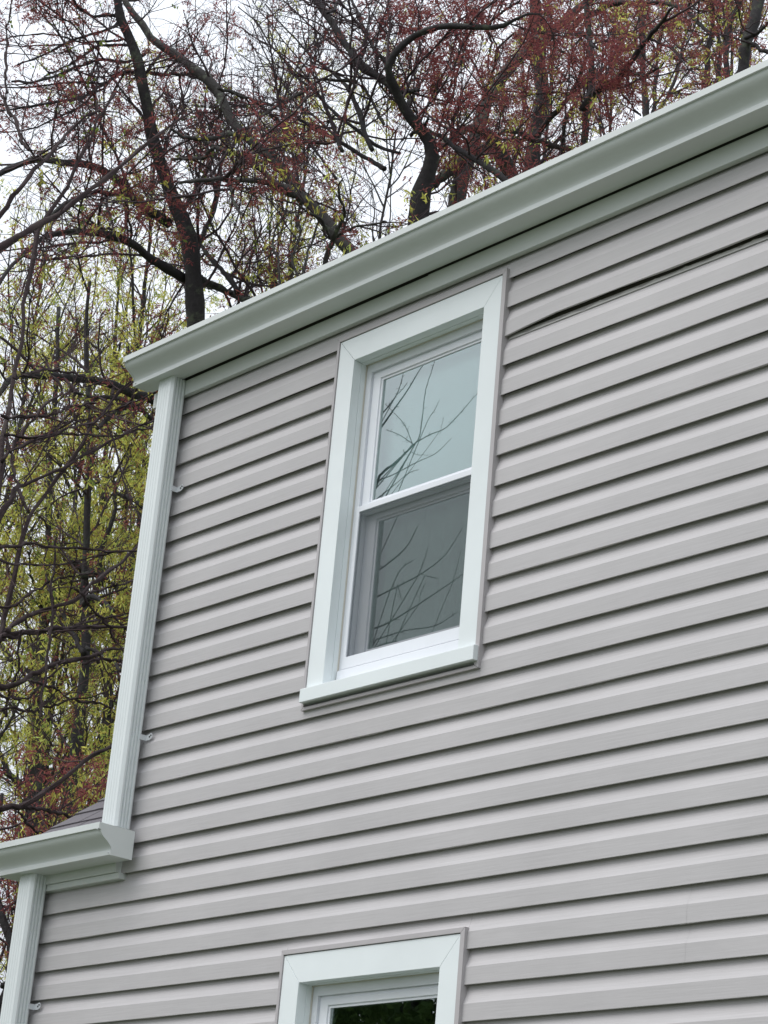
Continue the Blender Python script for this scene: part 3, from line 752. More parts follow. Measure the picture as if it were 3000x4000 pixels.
# leaning trunk
tree('maple_tree', 'leaning maple whose bowed trunk curves up and left above the gutter', G_BACK, [
    (Z1([(1600, 1180, 58), (1520, 1090, 56), (1480, 1050, 52), (1430, 980, 50), (1370, 900, 50), (1290, 830, 50), (1240, 740, 46), (1160, 670, 45), (1080, 610, 42), (1010, 545, 38), (975, 470, 40), (940, 390, 42), (880, 330, 40), (800, 275, 36), (720, 220, 35), (650, 180, 31), (600, 100, 30), (555, 40, 28), (520, -60, 24)]), 1.2),
    (Z1([(1290, 840, 34), (1240, 810, 30), (1200, 790, 26), (1120, 720, 22), (1060, 680, 20), (960, 655, 22), (915, 640, 20), (870, 605, 15), (800, 590, 10)]), 1.0),
    (Z1([(915, 645, 18), (880, 680, 16), (820, 695, 15), (740, 690, 12)]), 1.0),
    (Z1([(1310, 880, 34), (1250, 845, 32), (1160, 800, 26), (1050, 780, 24), (990, 785, 22), (940, 770, 20), (860, 772, 16), (780, 790, 12)]), -.8),
    (Z1([(1060, 590, 26), (1000, 578, 22), (900, 590, 20), (820, 585, 18), (740, 555, 12)]), -.6),
    (Z1([(990, 785, 16), (1000, 840, 14), (1050, 930, 10)]), -.8),
    (C2([(1000, 1480, 18), (860, 1370, 18), (690, 1310, 20), (590, 1250, 26)]), .6),
    (C2([(480, 1190, 26), (560, 1060, 26), (650, 990, 26), (790, 910, 28), (900, 840, 32), (1030, 760, 28), (1120, 690, 26), (1250, 690, 28), (1420, 710, 30)]), .8),
    (C2([(230, 760, 26), (330, 790, 22), (450, 830, 24), (550, 890, 22), (650, 970, 18), (800, 1080, 16)]), .8),
    (C7([(1180, 740, 40), (1220, 560, 44), (1260, 440, 40), (1320, 340, 30), (1330, 240, 22), (1290, 120, 16), (1320, 0, 12)]), -.8),
    (C7([(1240, 500, 24), (1300, 440, 22), (1400, 390, 20), (1560, 360, 16), (1680, 350, 12)]), -.8),
    (C7([(1220, 480, 20), (1180, 380, 20), (1100, 280, 18), (940, 200, 14), (780, 170, 10)]), -.8),
    (C7([(960, 800, 20), (900, 600, 18), (960, 420, 14), (930, 200, 10)]), .6),
    (C7([(820, 870, 20), (780, 660, 18), (760, 480, 14), (860, 260, 10)]), .6),
    (C7([(1010, 780, 22), (1040, 620, 20), (1100, 450, 16), (1130, 300, 10)]), .6),
], 18.0, (M_BARK2, M_TWIG), [RED(.26, patchy(0.8, -.15, 2)), YEL(.08, below(800))], dens=.82)
# right multi-stemmed maple with looping limb
tree('maple_tree', 'red-blossomed maple with a limb looping over in a wide arch above the gutter', G_BACK, [
    (Z2([(140, 1050, 90), (150, 960, 85), (170, 800, 76), (215, 690, 66), (190, 600, 56), (130, 540, 46), (80, 460, 42), (55, 390, 42), (20, 330, 40), (35, 260, 34), (110, 180, 30), (180, 140, 28), (260, 120, 27), (350, 118, 26), (450, 120, 24), (520, 112, 18), (600, 72, 12), (680, 60, 8)]), -1.5),
    (Z2([(75, 420, 36), (0, 350, 38)]) + Z1([(1570, 290, 38), (1500, 210, 35), (1440, 110, 33), (1370, 0, 30), (1330, -90, 24)]), .8),
    (C2([(1180, 120, 26), (1230, 50, 24), (1290, -20, 18)]), .8),
    (C2([(1659, 1460, 46), (1560, 1400, 42), (1400, 1330, 36), (1230, 1230, 30), (1090, 1140, 26), (930, 1060, 22), (800, 940, 18), (560, 880, 16), (260, 740, 12)]), 1.5),
    (C2([(1800, 1330, 30), (1640, 1270, 28), (1440, 1120, 26), (1280, 1010, 25), (1180, 910, 24), (1040, 760, 20), (900, 660, 18), (780, 500, 16), (680, 380, 14), (560, 200, 12), (400, 60, 8)]), 1.8),
    (C2([(1300, 1300, 34), (1240, 1200, 34), (1190, 1060, 32), (1150, 940, 28), (1120, 760, 22), (1040, 560, 16), (960, 300, 12), (900, 60, 8)]), 1.8),
    (C2([(1560, 1300, 46), (1480, 1100, 48), (1420, 920, 46), (1340, 760, 36), (1200, 620, 26), (1000, 480, 18), (800, 260, 12), (640, 40, 8)]), 1.6),
    (C2([(1700, 560, 34), (1600, 440, 30), (1560, 360, 28), (1490, 220, 26), (1460, 130, 24), (1400, 20, 20), (1370, -60, 16)]), 1.2),
    (C2([(1659, 1080, 26), (1560, 900, 24), (1440, 700, 20), (1360, 560, 16), (1180, 330, 12), (1050, 100, 8)]), 1.2),
    (C2([(1250, 1560, 26), (1080, 1330, 22), (960, 1200, 18), (800, 1100, 14), (560, 980, 10), (380, 900, 7)]), 1.2),
    (Z2([(60, 400, 30), (90, 380, 22), (150, 390, 14)]), -.5),
    (C3([(220, 1180, 30), (310, 1080, 26), (380, 1020, 20)]), -.6),
    (C3([(340, 1080, 40), (420, 1150, 36), (500, 1180, 40), (570, 1240, 44), (700, 1320, 46), (850, 1400, 50), (950, 1460, 52), (1040, 1540, 56), (1250, 1720, 60), (1450, 2000, 64)]), -1.2),
    (C3([(900, 220, 22), (960, 150, 22), (1030, 90, 22), (1150, 10, 16), (1220, -60, 12)]), -1.2),
    (C3([(230, 1040, 60), (190, 930, 40), (230, 830, 30), (330, 700, 22), (420, 560, 16), (480, 380, 12)]), 1.0),
], 18.5, (M_BARK, M_TWIG), [RED(.62, both(patchy(1.2, -.5, 3), thin_left), .047), YEL(.03, below(500))], dens=.9, sub=1.0, bias=np.array([0, 0, .1]))
# lichen limb and dark diagonal trunk
tree('maple_tree', 'stout maple with grey lichen crusted crook low behind the gutter', G_BACK, [
    (Z2([(600, 900, 74), (560, 780, 70), (490, 650, 56), (430, 565, 44), (370, 555, 34), (300, 600, 26), (240, 650, 14)]), -1.0),
    (Z2([(290, 1100, 72), (310, 900, 68), (360, 680, 64), (400, 560, 60), (450, 430, 52), (510, 340, 46), (570, 260, 46), (650, 180, 42), (760, 100, 38), (860, 20, 32), (960, -60, 24)]), (1., .8)),
    (Z2([(140, 850, 44), (240, 770, 44), (330, 700, 46), (420, 640, 40), (500, 600, 30)]), (1., 0)),
    (C3([(1620, 1290, 50), (1480, 1260, 46), (1330, 1210, 46), (1180, 1170, 44), (1080, 1150, 40), (960, 1190, 30)]), -.5),
    (C3([(1120, 320, 26), (1230, 310, 24), (1380, 340, 22), (1540, 440, 18), (1659, 530, 14)]), -1.0),
    (C3([(860, 860, 26), (900, 720, 26), (980, 560, 24), (1000, 420, 20), (1120, 290, 16)]), -1.0),
    (C3([(600, 900, 24), (640, 640, 22), (690, 400, 20), (720, 200, 16), (700, -20, 12)]), -.8),
    (C3([(920, 600, 20), (930, 400, 18), (910, 200, 14), (960, 0, 10)]), -.8),
], 20.5, (M_BARK2, M_TWIG), [RED(.56, patchy(1.1, -.45, 4), .047), YEL(.08, below(400))], dens=.82)
tree('forest_tree', 'straight upright trunk wrapped in yellow catkins over the middle of the gutter', G_BACK, [
    (Z2([(640, 860, 66), (640, 740, 66), (660, 560, 62), (690, 430, 60), (685, 300, 56), (665, 150, 50), (645, -30, 46), (630, -250, 36)]), .3),
    (C4([(-60, 300, 44), (20, 180, 48), (100, 130, 48), (180, 100, 50), (260, 40, 50), (420, 20, 46), (560, 32, 46), (760, 25, 46), (880, 60, 44), (960, 110, 40), (1050, 200, 30), (1150, 270, 22), (1280, 300, 16)]), -1.6),
    (Z2([(650, 600, 30), (730, 500, 24), (800, 420, 20), (860, 300, 15), (900, 150, 10)]), -1.0),
    (C3([(1659, 880, 30), (1560, 1040, 30), (1540, 1200, 40), (1540, 1330, 44)]), .5),
], 22.5, (M_BARK, M_TWIG), [RED(.60, patchy(1.2, -.5, 5), .048), YEL(.12)], dens=.75)
tree('forest_tree', 'maple with a heavy blossom laden limb slanting up to the right', G_BACK, [
    (C4([(60, 1350, 66), (90, 1100, 62), (120, 900, 56), (150, 620, 54), (130, 320, 50), (100, 0, 42), (90, -200, 34)]), .5),
    (C4([(60, 960, 60), (140, 830, 60), (240, 750, 62), (370, 680, 66), (460, 570, 56), (560, 420, 46), (680, 280, 40), (760, 190, 30), (840, 60, 20)]), -1.2),
    (C4([(440, 640, 30), (540, 640, 26), (640, 610, 20), (760, 540, 14)]), -1.0),
    (C4([(0, 290, 30), (90, 330, 26), (180, 420, 20)]), -.6),
], 20.0, (M_BARK, M_TWIG), [RED(.75, patchy(1.3, -.7, 6), .048), YEL(.04)], dens=.85)
tree('forest_tree', 'slim trunk standing in the thin gap of sky above the gutter', G_BACK, [
    (C4([(590, 1120, 62), (600, 960, 60), (600, 700, 46), (590, 400, 54), (570, 150, 64), (540, -60, 56)]), .3),
    (C4([(660, 1010, 36), (680, 820, 40), (700, 620, 38), (690, 500, 20), (720, 300, 14)]), 1.0),
    (C4([(740, 930, 30), (850, 680, 26), (930, 400, 20), (1000, 150, 14), (1030, -60, 10)]), 1.0),
    (C4([(560, 1000, 16), (450, 880, 14), (380, 740, 10)]), -.5),
], 24.0, (M_BARK, M_TWIG), [RED(.42, patchy(1.1, -.2, 7), .045), YEL(.10)], dens=.8)
tree('forest_tree', 'pair of thin parallel trunks with yellow catkin tufts near the end of the roofline', G_BACK, [
    (C4([(1140, 900, 46), (1140, 750, 45), (1145, 450, 45), (1190, 250, 40), (1180, 0, 40), (1175, -150, 34)]), .3),
    (C4([(1240, 800, 42), (1230, 600, 40), (1220, 400, 40), (1170, 200, 34), (1120, 0, 30), (1100, -150, 24)]), .8),
    (C4([(1280, 640, 22), (1300, 450, 22), (1330, 250, 18), (1310, 0, 14)]), .8),
], 25.0, (M_BARK, M_TWIG), [RED(.34, patchy(1.1, -.2, 8), .045), YEL(.20)], dens=.85)
tree('forest_tree', 'broad twin trunk at the top right of the roofline', G_BACK, [
    (C4([(1420, 760, 96), (1440, 560, 92), (1480, 300, 104), (1540, 100, 100), (1580, -60, 96), (1600, -250, 80)]), .3),
    (C4([(1300, 700, 54), (1305, 500, 50), (1315, 330, 48), (1350, 180, 48), (1420, 30, 46), (1480, -150, 40)]), (.6, .4)),
    (C4([(1470, 330, 40), (1560, 290, 34), (1659, 220, 28), (1780, 120, 20)]), -.8),
    (C4([(1500, 360, 40), (1600, 420, 30), (1700, 460, 24)]), -.6),
], 21.0, (M_BARK, M_TWIG), [RED(.55, patchy(1.2, -.5, 9), .047), YEL(.12)], dens=.8)
# left column trunks
tree('forest_tree', 'dark trunk behind the low wing hung with yellow green catkins', G_BACK, [
    (Z6([(245, 1250, 112), (240, 900, 110), (230, 600, 100), (250, 300, 92)]) + C6([(450, 1500, 90), (470, 1100, 88), (500, 700, 80), (520, 300, 70), (540, 0, 62)]) + [(204, 1792, 21), (211, 1596, 19), (220, 1400, 17), (230, 1200, 14)], .3),
    (C6([(460, 1350, 50), (380, 1180, 44), (260, 1100, 36), (100, 1020, 28), (0, 900, 20)]), 1.2),
    (C6([(500, 700, 50), (620, 560, 44), (760, 300, 40), (900, 100, 30)]), 1.2),
    (C6([(440, 1650, 50), (330, 1450, 46), (120, 1300, 60), (20, 1160, 60)]), 1.0),
    (C6([(490, 850, 36), (400, 620, 30), (330, 400, 22), (300, 150, 14)]), -1.0),
    (Z6([(235, 700, 50), (160, 620, 46), (60, 520, 40), (-20, 380, 32)]), .8),
    (C6([(480, 1000, 40), (600, 800, 34), (660, 560, 26), (700, 330, 18)]), -.8),
], 23.5, (M_BARK, M_TWIG), [YEL(.56, patchy(1.0, -.50, 10), .055), GRN(.08), RED(.22, patchy(1, -.1, 11))], dens=.8)
tree('forest_tree', 'slender trunk close beside the tall downspout with drooping yellow flowers', G_BACK, [
    ([(282, 3400, 44), (282, 3200, 44), (276, 2994, 44), (290, 2847, 44), (315, 2650, 40), (325, 2534, 38), (325, 2425, 36), (318, 2317, 32), (328, 2100, 28), (337, 1909, 26), (345, 1753, 24), (337, 1557, 20), (330, 1300, 16), (350, 1100, 12)], .3),
    (C6([(900, 1250, 60), (800, 1060, 60), (700, 880, 50), (600, 700, 40), (480, 460, 30)]), 1.0),
    (C6([(890, 740, 60), (980, 620, 50), (1120, 700, 50), (1240, 800, 34)]), -.6),
    (C6([(900, 420, 70), (1000, 380, 60), (800, 260, 70), (680, 180, 60)]), 1.2),
    (C6([(1010, 400, 50), (1150, 450, 50), (1260, 540, 40)]), .6),
    (C6([(930, 1180, 40), (1080, 1240, 40), (1200, 1330, 34), (1300, 1440, 26)]), -.6),
    (C6([(1080, 520, 60), (1080, 300, 58), (1100, 100, 50)]) + C5([(1150, 1500, 40), (1120, 1200, 34), (1050, 1000, 28)]), (.5, .4)),
    (C5([(1440, 1500, 50), (1300, 1400, 46), (1150, 1320, 40), (1000, 1210, 34), (880, 1120, 26)]), .8),
], 22.0, (M_BARK, M_TWIG), [YEL(.56, patchy(1.0, -.50, 12), .055), GRN(.08), RED(.24, patchy(1, -.1, 13))], dens=.8)
tree('forest_tree', 'thin stem half hidden by the tall downspout above the wing roof', G_BACK, [
    ([(400, 3350, 30), (380, 3110, 30), (400, 2900, 28), (430, 2650, 26), (470, 2450, 24), (520, 2200, 22), (548, 2066, 20), (544, 1870, 18), (536, 1790, 16), (530, 1600, 12), (500, 1350, 9)], .2),
    (C6([(1180, 1936, 40), (1200, 1600, 36), (1230, 1300, 30), (1300, 1000, 22), (1340, 700, 16)]), .8),
    (C5([(1480, 1040, 40), (1390, 960, 36), (1280, 900, 30), (1150, 860, 22), (950, 840, 16)]), .8),
], 24.5, (M_BARK, M_TWIG), [YEL(.6, patchy(1.1, -.6, 14)), RED(.2, patchy(1, -.2, 15))], dens=.9)

tree('maple_tree', 'low red-budded maple glimpsed between the short gutter and its downspout', G_BACK, [
    ([(-40, 4300, 46), (-10, 3950, 40), (30, 3780, 34), (20, 3640, 30), (-20, 3480, 26), (-30, 3300, 20), (10, 3100, 14)], .3),
    ([(30, 3790, 20), (90, 3650, 14), (120, 3500, 11), (200, 3380, 8)], .6),
    ([(0, 3930, 18), (-60, 3750, 13), (-120, 3560, 9)], .4),
    ([(10, 3850, 18), (80, 3830, 13), (150, 3760, 9)], -.3),
], 18.0, (M_BARK, M_TWIG), [RED(.5, None), YEL(.1)], dens=1.0)
# farther wood: slim trees grown upright
def far_tree(i, px, D, h, lean, fol, dens, label):
    d = ray(px, 2000); d = d / d.dot(FH); b = CAM + d * D; b[2] = 0
    n = 26; t = np.linspace(0, 1, n)
    sway = np.cumsum(rng.normal(size=(n, 2)) * .035, axis=0)
    P = np.stack([b[0] + lean[0] * t * h + sway[:, 0], b[1] + lean[1] * t * h + sway[:, 1], -.1 + t * h], 1)
    r = .10 * (1 - .9 * t) + .006
    kv = in_view(500, 700)
    root = empty('forest_tree', tuple(b), label, 'tree', 'slim trees of the farther wood')
    fork, rf = grow(P[None], r[None], .75 if h > 11 else .4, (2.2, 4.6) if h > 11 else (1.2, 2.6), (16, 42), .14, 26, .05, .024, .30 if h > 11 else .12, kv)
    A = np.concatenate([P[None], fork]); AR = np.concatenate([r[None], rf])
    V, F = tubes(A, AR, 7); np_mesh('trunk', V - b, F, root, M_BARK, True)
    b1, r1 = grow(A, AR, .42 / dens, (.7, 1.8), (25, 60), .15, 7, .14, .013, .15, kv)
    b2, r2 = grow(b1, r1, .19 / dens, (.25, .7), (25, 65), .12, 5, .2, .006, .1, kv)
    b3, r3 = grow(b2, r2, .16 / dens, (.1, .3), (25, 70), .1, 3, .25, .004, .1, kv)
    Vs, Fs, nv = [], [], 0
    for bb, rr, s in ((b1, r1, 4), (b2, r2, 3), (b3, r3, 3)):
        if len(bb) == 0: continue
        V, F = tubes(bb, rr, s); Vs.append(V); Fs.append(F + nv); nv += len(V)
    if Vs: np_mesh('twigs', np.vstack(Vs) - b, np.vstack(Fs), root, M_TWIG, True, True)
    ends = np.concatenate([b3[:, -1], b2[:, -1], b2[:, 2]])
    for (nm, m_, frac, sz, bl, wd, dr, fsel) in fol:
        e_ = ends[rng.random(len(ends)) < frac]
        if fsel is not None and len(e_): e_ = e_[fsel(e_)]
        if len(e_): V, F = clusters(e_, sz, bl, wd, dr); np_mesh(nm, V - b, F, root, m_, False, True)
FAR_L = 'slim far tree of the wood with pale yellow green spring flowers'
FAR_R = 'slim far tree of the wood with dull red spring flowers'
for i, (px, D, h, kind) in enumerate([(40, 30, 17, 'y'), (430, 33, 19, 'y'), (650, 29, 18, 'y'), (900, 34, 21, 'y'), (1130, 30, 19, 'y'), (1380, 36, 22, 'y'),
                                      (1650, 31, 21, 'r'), (1880, 35, 23, 'r'), (2080, 29, 21, 'r'), (2330, 33, 23, 'r'), (2600, 31, 23, 'r'), (2850, 28, 22, 'r'), (240, 26, 13, 'y'), (560, 27, 12, 'y'), (120, 24, 9.5, 's'), (330, 26, 9, 's'), (-60, 22, 10, 's')]):
    fol = [YEL(.55, patchy(1.3, -.35, 40 + i), .07), GRN(.06), RED(.06, None, .05)] if kind == 'y' else [RED(.42, None, .05), YEL(.08, None, .055)]
    if kind == 's': fol = [YEL(.32, patchy(1.0, -.3, 60 + i), .06), GRN(.08), RED(.06)]
    far_tree(i, px, D, h, rng.uniform(-.05, .05, 2), fol, .8, {'y': FAR_L, 'r': FAR_R, 's': 'short young tree of the wood full of yellow green flowers'}[kind])

# near small bare tree left of the house
fg = [
    ([(-160, 3900, 60), (-140, 3300, 52), (-110, 2900, 44), (-60, 2560, 40), (-10, 2495, 32), (15, 2475, 28)] + C6([(30, 950, 56), (60, 800, 58), (120, 550, 55), (170, 300, 50), (220, 50, 46)]) + C5([(220, 1750, 46), (260, 1600, 44), (282, 1530, 40)]) + C5([(330, 1450, 38), (420, 1330, 36), (500, 1210, 36), (600, 1080, 34), (680, 990, 32), (780, 830, 30), (830, 730, 28), (880, 650, 24), (1000, 560, 20), (1100, 430, 18), (1200, 330, 15), (1300, 230, 11)]), .6),
    (Z6([(-160, 900, 44), (-40, 815, 38), (170, 760, 35), (330, 660, 32), (550, 500, 28), (720, 370, 22), (900, 250, 14)]), .9),
    (Z6([(130, 775, 26), (350, 785, 22), (500, 820, 16), (620, 860, 10)]), (.2, .5)),
    (Z6([(110, 800, 16), (220, 880, 12), (300, 960, 8)]), .2),
    (C6([(-30, 1110, 84), (40, 1050, 70), (100, 1030, 60), (330, 1020, 55), (560, 1000, 50), (780, 990, 45), (1000, 960, 40), (1350, 950, 34), (1560, 900, 24)]), .8),
    (C6([(40, 1060, 44), (200, 1065, 26), (420, 1062, 24), (600, 1060, 24), (720, 1030, 20), (850, 980, 18), (1100, 930, 16), (1300, 870, 14), (1450, 820, 10)]), .9),
    (C6([(60, 1040, 56), (130, 990, 50), (250, 900, 48), (400, 820, 46), (600, 730, 44), (800, 660, 42), (950, 530, 40), (1100, 390, 38), (1250, 270, 32), (1450, 110, 28), (1600, 0, 20)]), .9),
    (C6([(760, 680, 30), (900, 640, 26), (1050, 600, 24), (1250, 540, 20), (1440, 460, 16)]), (.5, .5)),
    (C5([(-60, 1740, 62), (0, 1620, 60), (90, 1430, 55), (170, 1330, 50), (200, 1240, 46), (270, 1210, 36), (430, 1130, 34), (600, 1060, 32), (740, 980, 30), (900, 900, 28), (1080, 820, 26), (1180, 760, 22), (1280, 690, 18), (1420, 650, 14), (1540, 620, 11)]), .8),
    (C5([(282, 1530, 34), (240, 1440, 30), (195, 1340, 28), (185, 1240, 26), (150, 1090, 24), (110, 960, 22), (50, 800, 18)]), .3),
    (C5([(-40, 1500, 60), (10, 1200, 52), (20, 1000, 50), (15, 800, 45), (50, 550, 42), (90, 350, 42), (130, 150, 44), (180, -30, 40)]) + Z1([(115, 1430, 17), (120, 1300, 18), (150, 1150, 18), (180, 970, 18), (280, 830, 16), (350, 690, 14), (400, 610, 12), (440, 490, 10), (500, 400, 8)]), .8),
    (C5([(15, 1020, 44), (100, 940, 36), (170, 830, 30), (260, 700, 26), (400, 560, 24), (500, 460, 22), (590, 380, 20), (540, 260, 16), (470, 130, 14), (420, -50, 11)]), .5),
    (C5([(100, 940, 24), (300, 860, 22), (500, 810, 20), (640, 750, 18), (800, 690, 16), (930, 640, 14), (1080, 540, 12), (1300, 440, 9)]), .5),
    (C5([(50, 775, 22), (300, 770, 20), (480, 720, 18), (700, 710, 16), (900, 712, 15), (1150, 712, 14), (1400, 690, 12), (1540, 650, 9)]), .6),
    (C5([(30, 570, 34), (200, 595, 30), (400, 605, 28), (560, 605, 26), (700, 530, 22), (820, 480, 18), (960, 450, 14)]), .6),
    (C5([(130, 190, 22), (300, 160, 20), (480, 140, 18), (700, 170, 18), (840, 200, 16), (960, 180, 10)]), .5),
    (Z1([(-80, 1130, 32), (-30, 1090, 30), (90, 1005, 27), (200, 945, 24), (330, 860, 20), (440, 780, 18), (560, 690, 16), (640, 620, 14), (740, 545, 12), (850, 470, 8)]), .9),
    (Z1([(-20, 960, 20), (100, 800, 18), (200, 690, 17), (270, 620, 12), (330, 540, 9), (440, 470, 6)]), .6),
    (C1([(260, 1300, 26), (200, 1200, 26), (150, 1090, 26), (90, 950, 26), (50, 830, 22), (0, 750, 16)]), .4),
    (C1([(50, 850, 18), (60, 700, 16), (80, 400, 14), (95, 100, 11), (110, -60, 8)]), .4),
    (C6([(-60, 1610, 64), (0, 1600, 60), (200, 1540, 55), (370, 1480, 50), (550, 1430, 45), (720, 1400, 44), (900, 1370, 42), (1080, 1300, 36), (1200, 1210, 28), (1330, 1200, 18)]), .6),
    (C6([(900, 1370, 26), (1050, 1330, 24), (1200, 1300, 22), (1320, 1330, 16)]), (.4, .3)),
    (C6([(-40, 130, 38), (0, 110, 36), (150, 80, 34), (350, 65, 30), (600, 80, 26), (900, 110, 24), (1200, 135, 22), (1480, 150, 16)]), .6),
    (C6([(-40, 280, 26), (200, 240, 22), (420, 235, 20), (700, 215, 18), (1000, 185, 15), (1300, 150, 11)]), .6),
    (C6([(-40, 1700, 20), (100, 1730, 18), (250, 1710, 18), (400, 1630, 17), (560, 1500, 14), (760, 1330, 10)]), .5),
    (C6([(280, 1550, 22), (480, 1640, 20), (650, 1700, 18), (850, 1770, 17), (1200, 1830, 14)]), .5),
    (C6([(430, 1936, 24), (480, 1600, 24), (530, 1200, 25), (550, 900, 24), (570, 600, 21), (590, 300, 18), (610, 0, 14)]), .4),
    (C6([(800, 540, 24), (960, 690, 24), (1100, 880, 24), (1200, 1030, 22), (1260, 1130, 16)]), .4),
    (C6([(230, 1000, 20), (160, 1400, 18), (80, 1600, 20), (70, 1936, 18)]), .2),
    (C6([(-20, 750, 24), (140, 700, 24), (300, 580, 20), (440, 480, 16), (620, 440, 13), (850, 430, 10), (1050, 390, 7)]), .6),
    (C6([(620, 1410, 22), (700, 1330, 18), (760, 1250, 14), (840, 1150, 10)]), .3),
    (C6([(-30, 1900, 30), (150, 1880, 26), (350, 1930, 24), (460, 1860, 20), (650, 1830, 16), (900, 1740, 12), (1180, 1640, 8)]), .5),
]
tree('ornamental_tree', 'small bare tree with thin purple brown branches in front of the wood', None, fg, 11.0, (M_BROWN, M_TWIGB),
     [('blossoms', M_RED, .10, .020, 5, .004, .2, None)], dens=.75, l1=(.25, .8), l2=(.12, .4), l3=(.05, .16), trop=.06, twr=.0021, size=.28, sub=1.1)

# bare fruit tree in the yard that the upper window mirrors
GY = .0745
def mirror(px, py, dep):
    p = at_y(px, py, GY + dep); p[1] = 2 * GY - p[1]; return p
z4 = lambda pts: [(1100 + .6028 * x, 950 + .6028 * y, w_ * .6028) for x, y, w_ in pts]
z5 = lambda pts: [(1100 + .6028 * x, 1850 + .6028 * y, w_ * .6028) for x, y, w_ in pts]
mir = [
    z4([(500, 1700, 44), (600, 1600, 40), (640, 1500, 36), (740, 1420, 32), (850, 1310, 26), (890, 1260, 18), (910, 1130, 14), (930, 960, 12), (965, 850, 10), (1000, 735, 8)]),
    z4([(870, 1290, 18), (960, 1240, 15), (1060, 1200, 13), (1150, 1110, 11), (1245, 1000, 8), (1310, 930, 6)]),
    z4([(850, 1300, 14), (760, 1240, 11), (680, 1210, 7)]), z4([(850, 1305, 14), (800, 1180, 11), (740, 1110, 10), (670, 1040, 8)]),
    z4([(560, 1300, 34), (640, 1200, 30), (720, 1090, 25), (820, 950, 18), (880, 850, 14), (945, 750, 10)]),
    z4([(560, 1230, 26), (640, 1120, 22), (730, 1010, 17), (770, 920, 13), (795, 810, 9)]), z4([(740, 990, 12), (790, 940, 10), (815, 905, 7)]),
    z4([(540, 1600, 20), (620, 1540, 18), (720, 1500, 15), (870, 1420, 12), (1000, 1360, 10), (1100, 1265, 7)]),
    z4([(835, 1350, 10), (880, 1370, 9), (970, 1370, 6)]), z4([(560, 1700, 20), (700, 1590, 14), (820, 1490, 11), (890, 1465, 7)]),
    z4([(890, 1280, 12), (950, 1140, 10), (990, 1080, 8), (1020, 1015, 6)]), z4([(1030, 1210, 8), (1050, 1130, 6)]),
    z5([(500, 1000, 30), (620, 960, 26), (760, 880, 22), (900, 790, 18), (1050, 690, 14), (1180, 600, 10)]),
    z5([(520, 800, 28), (640, 740, 24), (800, 660, 20), (900, 600, 16), (1020, 500, 12), (1130, 330, 8)]),
    z5([(520, 640, 24), (640, 560, 20), (760, 450, 16), (830, 320, 11)]), z5([(830, 650, 14), (870, 560, 11), (900, 460, 8)]),
    z5([(560, 1060, 22), (760, 1000, 18), (950, 970, 15), (1100, 880, 11)]), z5([(880, 640, 12), (970, 660, 8)]), z5([(700, 700, 12), (730, 800, 8)]), z5([(840, 830, 12), (860, 740, 9), (890, 690, 7)]),
    z5([(540, 1120, 18), (640, 1080, 16), (800, 1060, 12), (1000, 1000, 9)]), z5([(650, 740, 14), (720, 600, 12), (800, 540, 8)]), z5([(1060, 690, 10), (1090, 580, 8), (1120, 470, 6)]),
]
Ps, Rs = [], []
K = 20
for pts in mir:
    P = []; R = []; dr_ = rng.uniform(-.3, .5)
    for i, (x, y, w_) in enumerate(pts):
        q = mirror(x, y, 1.9 + dr_ * i / (len(pts) - 1)); P.append(q)
        L_ = np.linalg.norm(at_y(x, y, GY + 1.9) - CAM); R.append(w_ * .46 / 2 / FPX * L_)
    Ps.append(catmull(P, K)); Rs.append(np.interp(np.linspace(0, 1, K), np.linspace(0, 1, len(R)), R))
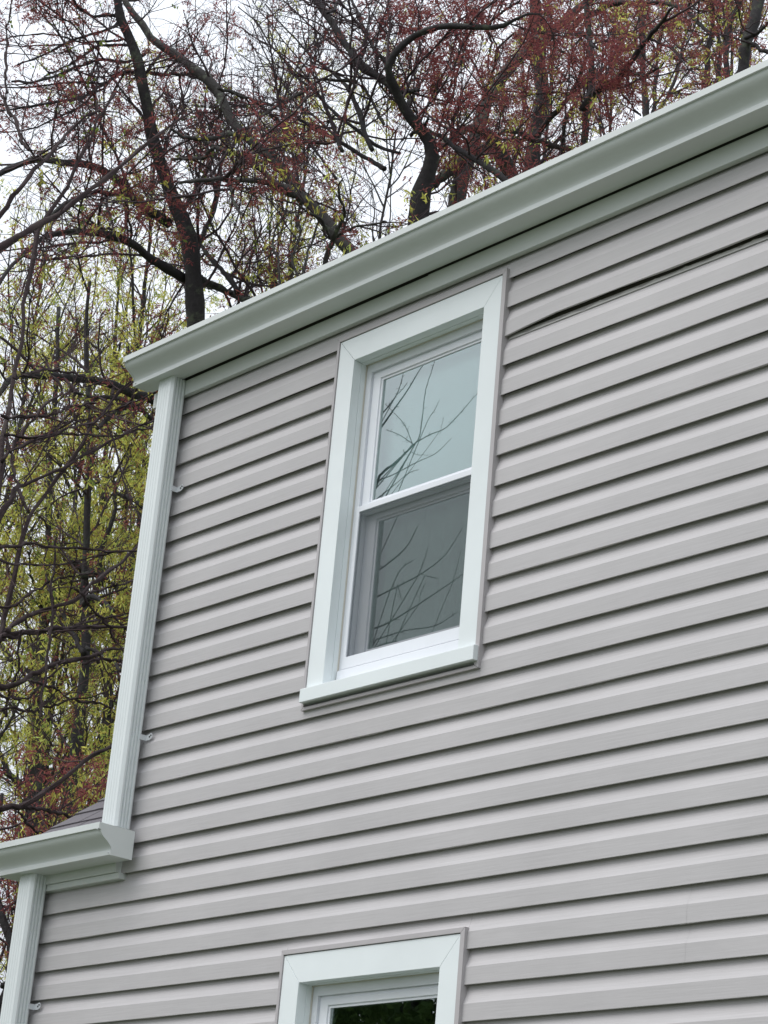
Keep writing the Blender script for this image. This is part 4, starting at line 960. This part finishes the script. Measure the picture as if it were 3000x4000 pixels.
# trunk and scaffold limbs that carry the mirrored branches
starts = np.array([p[0] for p in Ps]); ctr = starts.mean(0)
base = np.array([ctr[0] - 2.3, ctr[1] - .9, 0])
tk = catmull([base - UP * .1, base + np.array([.03, 0, 1.2]), base + np.array([.0, .02, 2.6]), base + np.array([.1, .05, 4.0]), np.array([base[0] + .1, base[1] + .05, ctr[2] + .3])], 24)
tr_ = np.linspace(.085, .03, 24); tr_[0] = .11
root = empty('fruit_tree', (base[0], base[1], 0), 'young bare tree in the yard that shows only as mirrored branches in the upper window', 'tree')
V, F = tubes(tk[None], tr_[None], 12); Vs, Fs, nv = [V], [F], len(V)
con = []; conr = []
for p, r in zip(Ps, Rs):
    tt = min(max((p[0][2] - .5 - rng.random() * .5) / (ctr[2] + .3), .3), .97)
    a = tk[int(tt * 23)]; con.append(catmull([a, a * .66 + p[0] * .34 + rng.normal(size=3) * .10, a * .33 + p[0] * .67 + rng.normal(size=3) * .07, p[0]], K)); conr.append(np.linspace(r[0] * 1.25, r[0], K))
V, F = tubes(np.stack(Ps + con), np.stack(Rs + conr), 7); Vs.append(V); Fs.append(F + nv)
np_mesh('trunk', np.vstack(Vs) - np.array([base[0], base[1], 0]), np.vstack(Fs), root, M_BROWN, True)
b1, r1 = grow(np.stack(Ps), np.stack(Rs), .075, (.012, .034), (40, 75), .1, 3, .1, .0032, .1)
V, F = tubes(b1, r1, 4); np_mesh('spurs', V - np.array([base[0], base[1], 0]), F, root, M_BROWN, True, True)

# leafy trees on the far side of the yard: the lower window mirrors them
def leafy(x, y, h, rad, label):
    root = empty('yard_tree', (x, y, 0), label, 'tree')
    n = 24; t = np.linspace(0, 1, n)
    P = np.stack([.15 * np.sin(t * 3), .1 * np.cos(t * 2.2) - .1, -.1 + t * h * .9], 1); r = .16 * (1 - .85 * t)
    br, rr = grow(P[None], r[None], .22, (rad * .6, rad * 1.15), (45, 80), .15, 10, .08, .05, .15)
    V, F = tubes(P[None], r[None], 12); V2, F2 = tubes(br, rr, 6)
    np_mesh('trunk', np.vstack([V, V2]), np.vstack([F, F2 + len(V)]), root, M_BARK, True)
    tw, _ = grow(br, rr, .10, (.3, .9), (25, 70), .1, 5, .2, .01, .15)
    e_ = np.concatenate([tw[:, k] for k in (2, 3, 4)])
    V, F = clusters(e_, .16, 7, .05, .3); np_mesh('crown', V, F, root, M_GRN, False, True)
for i, (x, y, h, rad, lb) in enumerate([(-22.5, -14.4, 9.6, 3.2, 'green leafy tree across the yard nearest the bare fruit tree'), (-28, -17.4, 11.2, 3.6, 'taller green leafy tree across the yard'), (-18.3, -12.4, 8.2, 2.6, 'short green leafy tree across the yard')]):
    leafy(x, y, h, rad, lb)
tot = sum(len(o.data.polygons) for o in bpy.data.objects if o.type == 'MESH')
print('POLYS', tot)
